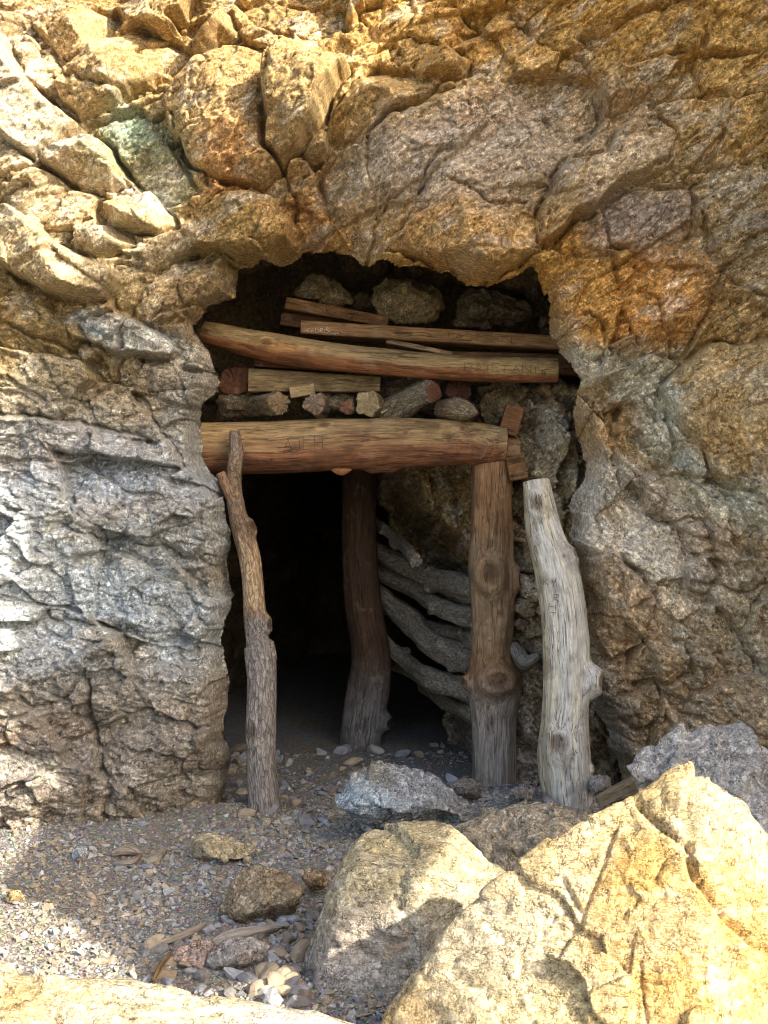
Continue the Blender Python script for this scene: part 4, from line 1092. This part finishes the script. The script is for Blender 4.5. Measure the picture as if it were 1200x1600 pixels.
# leaning pale log
YSH = 0.0
pw = [at(837, 752, -.05), at(850, 830, -.08), at(872, 900, -.12), at(882, 980, -.15), at(886, 1050, -.18), at(884, 1120, -.22), at(882, 1180, -.26), at(890, 1262, -.30)]
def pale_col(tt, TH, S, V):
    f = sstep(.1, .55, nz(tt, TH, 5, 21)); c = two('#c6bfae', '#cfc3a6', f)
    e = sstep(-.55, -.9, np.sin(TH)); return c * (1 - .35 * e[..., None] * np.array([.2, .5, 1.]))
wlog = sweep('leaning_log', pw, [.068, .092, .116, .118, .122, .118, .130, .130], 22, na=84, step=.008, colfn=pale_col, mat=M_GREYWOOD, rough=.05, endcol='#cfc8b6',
             knots=[(.07, -.25, .045, .02), (.24, 1.1, .03, .018), (.60, 1.25, .055, .075), (.82, -.35, .07, .022), (.88, -.75, .014, .008), (.24, .4, .012, .006), (.90, 1.2, .015, .02)])
tag(wlog, 'pale weathered log leaning against the rock right of the doorway', 'log')
def s_pale(px, py):
    cx = np.interp(py, [752, 830, 900, 980, 1050], [837, 850, 872, 882, 886]); Y = np.interp(py, [752, 830, 900, 980, 1050], [-.05, -.08, -.12, -.15, -.18]); R = np.interp(py, [752, 830, 900, 980, 1050], [.068, .092, .116, .118, .122])
    dx = (px - cx) / FPX * 6.2
    return at(px, py, Y - math.sqrt(max(R * R - dx * dx, 1e-4)) - .003)
lettering(wlog, [('K', 850, 914, 8, 10, 0), ('Y', 862, 918, 7, 12, 0), ('R', 866, 940, 8, 12, 0), ('H', 858, 952, 10, 10, .2), ('T', 860, 966, 9, 9, 0)], .0024, M_SCRATCH, 9)

# bark post on the left
ps = [at(x, y, Y) for x, y, Y in ((366, 674, .17), (369, 705, .165), (366, 740, .15), (366, 775, .14), (374, 815, .12), (388, 862, .10), (394, 905, .09), (398, 960, .06), (403, 1000, .05), (406, 1014, .04), (410, 1060, .02), (408, 1130, .0), (409, 1200, -.02), (416, 1284, -.05))]
def stick_col(tt, TH, S, V):
    n = .06 * nz(tt, TH, 10, 31)
    k = sstep(.54, .57, tt + n * .5); c = two('#7c654e', '#847b71', k)
    q = (sstep(.36, .40, tt + n) * sstep(.545, .52, tt + n * .6) * sstep(-.1, .4, np.cos(TH)))[..., None]
    c = c * (1 - q) + lin('#a88e6c') * q
    top = sstep(.13, .08, tt)[..., None]; return c * (1 - .5 * top) + lin('#7d6a55') * .5 * top
stick = sweep('bark_post', ps, [.026, .040, .040, .046, .048, .056, .054, .058, .060, .078, .074, .076, .074, .088], 33, na=56, step=.008, colfn=stick_col, mat=M_BARK, rough=.07, ridges=.03, endcol='#8f765a', jag=(.01, .02),
              knots=[(.33, 1.2, .035, .03), (.57, 1.3, .04, .03), (.86, -.6, .04, .012)])
tag(stick, 'thin crooked bark-covered post propping the left end of the lintel', 'post')
adopt(sweep('branch_stub', [at(345, 740, .11), at(354, 762, .11), at(368, 792, .13)], [.026, .028, .034], 34, na=20, step=.01, col='#8a6a4c', mat=M_BARK, rough=.1, origin=(0, 0, 0), endcol='#a08058'), stick)
adopt(sweep('bark_flap', [at(424, 1003, .02), at(426, 1030, .01), at(422, 1080, .0)], [.014, .022, .01], 35, na=12, step=.012, col='#857a6d', mat=M_BARK, rough=.2, origin=(0, 0, 0)), stick)

YSH = .26
def plank(name, l, r, Y, hd, col, seed, label, Yr=None, cat='plank', mat=None, endcol=None):
    """l, r: (x, top, bottom) in photo pixels of the front face's ends"""
    Yr = Y if Yr is None else Yr
    a0, a1 = at(l[0], (l[1] + l[2]) / 2, Y), at(r[0], (r[1] + r[2]) / 2, Yr)
    hl = (l[2] - l[1]) / 2 / FPX * (Y + YSH - CAM_Y); hr = (r[2] - r[1]) / 2 / FPX * (Yr + YSH - CAM_Y)
    c0 = a0 + np.array([0, hd, 0]); c1 = a1 + np.array([0, hd, 0])
    mids = [c0 + (c1 - c0) * t for t in (0, .33, .66, 1)]
    def cf(tt, TH, S, V):
        return np.tile(lin(col), tt.shape + (1,)) * (1 + .22 * nz(tt, TH, 7, seed, 1.2) + .10 * nz(tt, TH, 25, seed + 1, 2))[..., None]
    o = sweep(name, mids, None, seed, na=64, step=.014, colfn=cf, rect=[(hl + (hr - hl) * t, hd) for t in (0, .33, .66, 1)], rough=.012, mat=mat, endcol=endcol)
    return tag(o, label, cat)

P1 = plank('plank', (446, 463, 482), (606, 494, 511), .30, .05, '#8c6640', 41, 'short tilted plank with burnt lettering under the left rock', Yr=.33)
lettering(P1, [('S', 497, 490, 11, 13, .2), ('K', 510, 492, 11, 13, .2), ('K', 522, 494, 8, 10, .2), ('N', 532, 496, 9, 10, .2), ('J', 543, 498, 7, 11, .2), ('R', 551, 499, 9, 10, .2)],
          .0019, M_CARVED, 5)
plank('plank', (439, 486, 508), (560, 500, 526), .40, .05, '#5f4029', 42, 'dark short plank behind the tilted lettered plank')
P2 = plank('plank', (470, 500, 521), (880, 524, 546), .16, .10, '#97734b', 43, 'long sawn plank with white and carved lettering across the opening')
lettering(P2, [('C', 480, 519, 6, 6, 0), ('E', 487, 520, 5, 6, 0), ('D', 493, 520, 6, 7, 0), ('R', 500, 520, 5, 7, 0), ('I', 505, 520, 4, 6, 0), ('S', 509, 520, 5, 8, 0), ('2', 514, 522, 3, 4, 0), ('0', 518, 522, 3, 3, 0), ('2', 522, 522, 3, 3, 0), ('0', 526, 522, 3, 3, 0)],
          .0022, M_CHALK, 6)
lettering(P2, [('T', 697, 530, 9, 12, 0), ('A', 711, 532, 13, 12, 0), ('J', 727, 533, 12, 12, 0), ('F', 746, 533, 12, 12, 0), ('A', 768, 534, 13, 12, .05), ('N', 785, 536, 14, 13, .05)],
          .0019, M_CARVED, 7)
plank('plank', (690, 548, 566), (922, 554, 588), .24, .04, '#6b4a2e', 44, 'dark plank running behind the right end of the slanting bark log', Yr=.24)
plank('plank', (604, 528, 536), (706, 549, 556), .20, .05, '#a98a66', 45, 'splintered plank end poking out above the slanting bark log')
plank('plank', (398, 556, 572), (540, 570, 582), .20, .05, '#68452b', 46, 'short plank hidden under the slanting bark log')
plank('plank', (388, 575, 612), (594, 588, 612), .17, .06, '#85704c', 47, 'pale tapering plank below the slanting bark log')
plank('wood_block', (453, 603, 622), (491, 598, 616), .12, .03, '#a58d62', 48, 'small sawn wood block leaning below the pale tapering plank', cat='block')
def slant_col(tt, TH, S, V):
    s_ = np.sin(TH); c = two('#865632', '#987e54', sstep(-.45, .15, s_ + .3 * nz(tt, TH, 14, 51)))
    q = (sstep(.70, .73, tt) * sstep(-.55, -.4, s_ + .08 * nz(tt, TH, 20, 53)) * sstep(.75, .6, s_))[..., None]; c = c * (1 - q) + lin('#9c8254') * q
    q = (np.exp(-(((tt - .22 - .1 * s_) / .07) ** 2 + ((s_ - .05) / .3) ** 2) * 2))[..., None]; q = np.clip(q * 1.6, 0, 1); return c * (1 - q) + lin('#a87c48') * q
sl_p = [at(318, 520, .10), at(420, 542, .08), at(560, 562, .06), at(700, 574, .05), at(800, 578, .05), at(870, 579, .05)]
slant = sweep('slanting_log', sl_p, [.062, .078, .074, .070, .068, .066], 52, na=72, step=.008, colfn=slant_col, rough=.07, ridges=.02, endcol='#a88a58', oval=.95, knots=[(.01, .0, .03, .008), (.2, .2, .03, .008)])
tag(slant, 'long slanting bark log with carved names at its right end', 'log')
def s_slant(px, py):
    cy = np.interp(px, [318, 420, 560, 700, 800, 870], [520, 542, 562, 574, 578, 579]); Y = .05; R = .069
    dz = (cy - py) / FPX * 6.45
    return at(px, py, Y - math.sqrt(max(R * R - dz * dz, 1e-4)) - .004)
lettering(slant, [('P', 726, 580, 12, 13, 0), ('A', 742, 581, 12, 13, 0), ('I', 758, 582, 8, 13, 0), ('E', 769, 581, 13, 13, 0), ('+', 783, 584, 10, 12, 0), ('A', 801, 582, 12, 11, 0), ('N', 816, 582, 13, 12, 0), ('I', 833, 584, 8, 12, 0), ('#', 845, 586, 8, 8, 0)],
          .0019, M_CARVED, 8)

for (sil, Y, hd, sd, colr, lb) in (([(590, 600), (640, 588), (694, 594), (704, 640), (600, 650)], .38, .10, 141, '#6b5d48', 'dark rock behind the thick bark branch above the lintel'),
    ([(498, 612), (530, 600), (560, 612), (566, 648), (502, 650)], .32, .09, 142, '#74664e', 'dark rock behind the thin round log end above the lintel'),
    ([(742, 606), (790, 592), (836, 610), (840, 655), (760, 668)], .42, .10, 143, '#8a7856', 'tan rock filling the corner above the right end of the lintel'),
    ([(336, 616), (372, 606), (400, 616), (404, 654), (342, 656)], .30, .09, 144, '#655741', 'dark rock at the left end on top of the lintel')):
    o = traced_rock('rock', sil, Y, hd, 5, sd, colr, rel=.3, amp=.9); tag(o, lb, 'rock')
# log ends lying across the lintel, towards the viewer
def stub(x, y, r, dx, dy, L, Y, seed, label, col='#84745a', end='#8d7350', bark=True, r2=None):
    e = at(x, y, Y); b = at(x + dx, y + dy, Y + L)
    o = sweep('log_end', [b, (b + e) / 2, e], [r2 or r * 1.1, r * 1.05, r], seed, na=36, step=.012, col=col, mat=M_BARK if bark else M_WOOD, rough=.22, endcol=end, ridges=.05, jag=(0, .03))
    return tag(o, label, 'log')
stub(437, 631, .062, -50, 6, .35, .06, 61, 'rough log end left of the small sawn wood block', end='#7f6a4c')
stub(492, 631, .058, 16, 8, .4, .05, 62, 'round log end just right of the small sawn wood block', end='#84705a')
stub(541, 636, .036, 20, 4, .4, .05, 63, 'thin round log end left of the splintered log end', end='#7d5a40')
stub(574, 630, .064, 10, 6, .4, .05, 64, 'pale splintered log end in the middle of the lintel', col='#94825c', end='#9c8a64')
stub(716, 609, .066, -30, 12, .4, .18, 66, 'dark log end tucked under the slanting bark log', col='#6f5c46', end='#4a3022')
stub(366, 594, .080, 10, 0, .3, .25, 67, 'dark thick log end left of the pale tapering plank', col='#5f4632', end='#6b4630', bark=False)
o = sweep('cut_branch', [at(606, 645, .32), at(632, 632, .24), at(658, 616, .12), at(678, 613, .03)], [.085, .078, .062, .05], 65, na=40, step=.01, col='#877a62', mat=M_BARK, rough=.14, endcol='#66432f', ridges=.05)
tag(o, 'thick bark branch with a red sawn end pointing at the viewer', 'branch')
o = sweep('log_wedge', [at(698, 640, .25), at(716, 640, .12), at(734, 643, .04), at(746, 645, .02)], [.070, .062, .040, .012], 68, na=32, step=.01, col='#8a775a', mat=M_BARK, rough=.12, endcol='#66432f')
tag(o, 'pointed split log wedge at the right on top of the lintel', 'log')
for k, (x, y, dx, dy) in enumerate(((586, 642, 10, -6), (596, 645, 9, -5))):
    o = sweep('wood_chip', [at(x, y, .06), at(x + dx, y + dy, .05)], None, 70 + k, na=20, step=.01, rect=[(.006, .008), (.004, .006)], col='#a08c68')
    tag(o, ['pale wood chip right beside the splintered log end', 'pale wood chip nearer the thick bark branch'][k], 'wood chip', 'chips on the lintel')

# wedges at the right end of the lintel
for (l, r_, Y, hd, c_, sd, lb) in (((786, 628, 676), (813, 636, 684), .12, .05, '#75502f', 81, 'topmost dark block wedged above the right end of the lintel'),
                                  ((791, 684, 716), (813, 686, 714), .10, .05, '#80603c', 82, 'middle dark block wedged against the right end of the lintel'),
                                  ((794, 714, 752), (822, 708, 748), .08, .05, '#7a5734', 83, 'lowest dark block wedged beside the top of the right post')):
    plank('wedge_block', l, r_, Y, hd, c_, sd, lb, cat='block')

# branches packed behind the post
LAG = [([(606, 888), (660, 902), (752, 946)], [.03, .036, .04], 'thin straight pole between the two topmost branches behind the right post'),
       ([(612, 952), (655, 978), (752, 1000)], [.034, .038, .04], 'dark pole wedged above the thickest branch behind the right post'),
       ([(628, 1046), (690, 1074), (752, 1112)], [.03, .04, .044], 'pole wedged under the lowest long branch behind the right post'),
       ([(600, 868), (650, 892), (700, 910), (748, 926)], [.045, .055, .062, .060], 'uppermost thick branch packed behind the right post'),
       ([(605, 905), (650, 922), (690, 950), (748, 968)], [.040, .045, .048, .052], 'second branch from the top behind the right post'),
       ([(604, 930), (640, 968), (680, 1010), (748, 1036)], [.050, .060, .062, .066], 'thickest middle branch sloping down behind the right post'),
       ([(690, 976), (720, 996), (750, 1004)], [.03, .05, .055], 'short knobbly branch stub behind the middle of the right post'),
       ([(602, 990), (636, 1034), (680, 1062), (748, 1086)], [.034, .040, .058, .062], 'lowest long branch sloping behind the right post'),
       ([(660, 1072), (700, 1096), (750, 1120)], [.035, .045, .05], 'bottom dark branch under the others behind the right post'),
       ([(594, 818), (620, 842), (650, 876)], [.030, .032, .034], 'thin branch leaning at the top beside the inner post')]
for k, (pts, rr, lb) in enumerate(LAG):
    if k not in (6, 8): pts = [(pts[0][0] - 26, pts[0][1] - 14)] + pts[1:]
    Ys = np.linspace(1.85, .50, len(pts)) if k not in (0, 1, 2, 9) else np.linspace(2.0, .75, len(pts))
    o = sweep('lagging_branch', [at(x, y, Y) for (x, y), Y in zip(pts, Ys)], [1.15 * q for q in rr], 90 + k, na=32, step=.012, col='#9a8d78', mat=M_BARK, rough=.24, ridges=.10, jag=(.03, .03), knots=[(.2 + .11 * k % .7, .6 + k, .03, .035), (.9 - .13 * k % .6, -.4 + 2 * k, .03, .025)])
    tag(o, lb, 'branch', 'branches packed behind the right post')
stub(822, 950, .052, -30, -8, .3, .16, 101, 'round sawn log end between right post and pale log', col='#8a7a62', end='#8d7a60')
stub(814, 975, .034, -20, -4, .3, .2, 102, 'small log end just below the round sawn log end', col='#7d705c', end='#7d6a54')
o = sweep('driftwood', [at(800, 1010, .2), at(814, 1030, .12), at(826, 1034, .08), at(842, 1024, .06)], [.03, .042, .03, .016], 103, na=28, step=.008, col='#857d70', mat=M_GREYWOOD, rough=.35, ridges=.15)
tag(o, 'grey twisted driftwood stub between right post and pale log', 'driftwood')

# wood lying on the ground
YSH = 0.0
plank('plank', (936, 1247, 1262), (1000, 1212, 1238), -.75, .03, '#8f7c5e', 111, 'weathered board end between the pale log and grey boulder', mat=M_GREYWOOD)
def twig(pts, rr, seed, label, col='#8c8070', n=24):
    o = sweep('driftwood', pts, rr, seed, na=n, step=.008, col=col, mat=M_GREYWOOD, rough=.2, ridges=.08)
    return tag(o, label, 'driftwood')
def gp(px, py, lift=.015):
    d = 1.6 * FPX / (py - 800.0); y = d + CAM_Y; w = at(px, py, y)
    for _ in range(4):
        g = float(G(w[0], y)); d = (CAM_Z - g - lift) * FPX / (py - 800.0); y = d + CAM_Y; w = at(px, py, y)
    return w
twig([gp(175, 1334), gp(200, 1328, .03), gp(222, 1334)], [.012, .022, .012], 121, 'flat curved driftwood piece left of the tan slab')
twig([gp(180, 1350), gp(205, 1348, .02), gp(220, 1336, .03)], [.010, .018, .010], 122, 'smaller driftwood piece in front of the flat curved piece')
twig([gp(228, 1350), gp(244, 1340, .02), gp(258, 1328, .03)], [.014, .020, .014], 123, 'short straight driftwood chunk nearest the tan slab', '#98907f')
twig([gp(226, 1480), gp(262, 1470, .02), gp(296, 1456, .03), gp(320, 1444, .03)], [.006, .010, .011, .008], 124, 'long thin stick lying left of the wavy driftwood')
twig([gp(335, 1474, .03), gp(360, 1464, .04), gp(395, 1456, .04), gp(425, 1450, .03), gp(450, 1446, .02)], [.014, .022, .018, .014, .008], 125, 'wavy grey driftwood behind the grey wedge stone', '#9a9284')
twig([gp(240, 1530, .02), gp(252, 1508, .04), gp(268, 1490, .03)], [.008, .008, .005], 126, 'short dark stick rising left of the pinkish stone', '#77603f')

# ------------------------------------------------------------------ loose stones and gravel
GCOLS = np.array([lin(h) for h in ('#8d8c8a', '#807f7d', '#9a9996', '#74726f', '#8f8570', '#978b74', '#827868', '#a3a19b', '#7d7d7c', '#89827a')])
def scatter(n, seed, visible=True):
    r = np.random.default_rng(seed)
    y = np.where(r.uniform(0, 1, n) < .1, r.uniform(.3, 1.5, n), r.uniform(-3.4, .5, n)); x = r.uniform(-1.0, 1.0, n) * (y - CAM_Y) * .36 - .05
    ok = ~((x < -.95) & (y > .06)) & ~((x > 1.15) & (y > -.3)) & ~((y > .1) & (x > .95))
    return x[ok], y[ok], r

def hull(seed, nv=9):
    r = np.random.default_rng(seed); bm = bmesh.new()
    p = r.normal(size=(nv, 3)); p /= np.linalg.norm(p, axis=1, keepdims=True); p *= r.uniform(.8, 1.1, (nv, 1))
    for v in p: bm.verts.new(v)
    g = bmesh.ops.convex_hull(bm, input=bm.verts)
    bmesh.ops.triangulate(bm, faces=bm.faces[:])
    bm.verts.index_update()
    V = np.array([v.co[:] for v in bm.verts]); F = np.array([[v.index for v in f.verts] for f in bm.faces]); bm.free()
    return V, F

def build_gravel():
    x, y, r = scatter(70000, 77)
    n = len(x)
    size = np.clip(.0053 * r.uniform(.02, 1, n) ** -.42, .0045, .022)
    size = size * np.clip(1 + .8 * noise2(x * 1.6, y * 1.6, 41) + .5 * noise2(x * 5, y * 5, 42), .55, 1.7)
    z = G(x, y) + size * r.uniform(-.15, .35, n)
    templ = [hull(k, 8 if k < 7 else 10) for k in range(10)]
    Vs, Fs, Cs = [], [], []; base = 0
    kind = r.integers(0, len(templ), n)
    warm = sstep(-.2, .5, noise2(x * .9, y * .9, 15) + .35 * (y < -1.2) * (x < -.6) + .1)
    ci = np.where(r.uniform(0, 1, n) < .10 + .45 * warm, r.integers(4, 7, n), r.integers(0, 10, n))
    for k, (tv, tf) in enumerate(templ):
        m = np.where(kind == k)[0]; q = len(m)
        a, b = r.uniform(0, 6.28, q), r.uniform(-.6, .6, q)
        sc = size[m][:, None] * np.stack([r.uniform(.8, 1.5, q), r.uniform(.75, 1.1, q), r.uniform(.5, .95, q)], -1)
        v = tv[None] * sc[:, None]
        v = np.stack([v[..., 0], v[..., 1] * np.cos(b)[:, None] - v[..., 2] * np.sin(b)[:, None], v[..., 1] * np.sin(b)[:, None] + v[..., 2] * np.cos(b)[:, None]], -1)
        v = np.stack([v[..., 0] * np.cos(a)[:, None] - v[..., 1] * np.sin(a)[:, None], v[..., 0] * np.sin(a)[:, None] + v[..., 1] * np.cos(a)[:, None], v[..., 2]], -1)
        v = v + np.stack([x[m], y[m], z[m]], -1)[:, None]
        Vs.append(v.reshape(-1, 3)); Fs.append((tf[None] + (base + np.arange(q) * len(tv))[:, None, None]).reshape(-1, 3)); base += q * len(tv)
        c = GCOLS[ci[m]] * np.exp(r.uniform(-.12, .32, q))[:, None]
        Cs.append(np.repeat(c, len(tv), 0))
    o = link('gravel', mesh_np('gravel', np.vstack(Vs), np.vstack(Fs), M_GRAVEL, np.vstack(Cs), smooth=False))
    tag(o, 'grey and tan broken gravel covering the ground before the mine', 'gravel', kind='stuff')
build_gravel()

def stone_mesh(seed, col):
    V, F = ico(3); r = np.random.default_rng(seed)
    N = r.normal(size=(13, 3)); N /= np.linalg.norm(N, axis=1, keepdims=True); d = r.uniform(.62, 1.0, 13)
    q = np.clip(V @ N.T, 1e-4, None) / d; rr = np.minimum(1 / ((q ** 70).sum(1) ** (1 / 70)), 1.3)
    P = V * rr[:, None] * np.array([1.25, .95, .7]); P = P * (1 + .07 * noise3(P * 3 + seed, seed))[:, None]
    return mesh_np('stone', P, F, M_ROCK_S, np.tile(lin(col), (len(V), 1)) * np.exp(.4 * noise3(P * 1.5 + 3, seed + 5))[:, None], smooth=False)
M_ROCK_S = gravel_material(); M_ROCK_S.name = 'loose_stone'
SM = {}
FAM = {'grey': ('#9a9b9d', '#868686', '#7d7974'), 'tan': ('#a09279', '#91846e', '#a08f76'), 'white': ('#a9abab', '#a39f94'), 'brown': ('#837462', '#8d7b66')}
for f, cs in FAM.items(): SM[f] = [stone_mesh(200 + 17 * i + len(f), c) for i, c in enumerate(cs * 2)]
def build_stones():
    r = random.Random(99)
    spots = []
    for k in range(125): spots.append((r.uniform(0, 520), 1290 + 280 * r.random() ** .9, r.uniform(.012, .024)))
    for k in range(46): spots.append((r.uniform(400, 500), r.uniform(1440, 1570), r.uniform(.018, .04)))
    for k in range(40): spots.append((r.uniform(230, 470), r.uniform(1440, 1560), r.uniform(.015, .032)))
    for k in range(70): spots.append((r.uniform(350, 960), r.uniform(1205, 1300), r.uniform(.014, .045)))
    for k in range(45): spots.append((r.uniform(350, 740), r.uniform(1165, 1262), r.uniform(.02, .055)))
    for px, py, s in spots:
        w = gp(px, py, 0)
        f = r.choices(['grey', 'tan', 'white', 'brown'], [5, 3, 1.4, 1.2])[0]
        o = link('stone', r.choice(SM[f]))
        o.location = (w[0], w[1], float(G(w[0], w[1])) + s * .25)
        o.rotation_euler = (r.uniform(-.5, .5), r.uniform(-.5, .5), r.uniform(0, 6.3)); sc = s * r.uniform(.85, 1.15); o.scale = (sc, sc * r.uniform(.8, 1.2), sc * r.uniform(.8, 1.2))
        size = 'large' if s > .034 else ('small' if s < .017 else 'fist-sized')
        where = ('inside the mine doorway behind the posts' if py < 1235 and px < 740 else 'at the foot of the right post and pale log' if py < 1300 and px > 700 else 'on the doorway threshold by the pale blue rock' if py < 1300 and px > 440 else
                 'on grey gravel along the foot of the left wall' if py < 1350 else 'heaped beside the half shaded boulder' if px > 395 and py > 1440 else 'around the twigs and the pinkish stone' if px > 225 and py > 1440 else
                 'on the open gravel around the brown pointed rock' if px > 240 else 'on the partly sunlit gravel at the left')
        tag(o, '%s angular %s stone %s' % (size, f, where), 'stone', '%s %s stones %s' % (size, f, where))
build_stones()
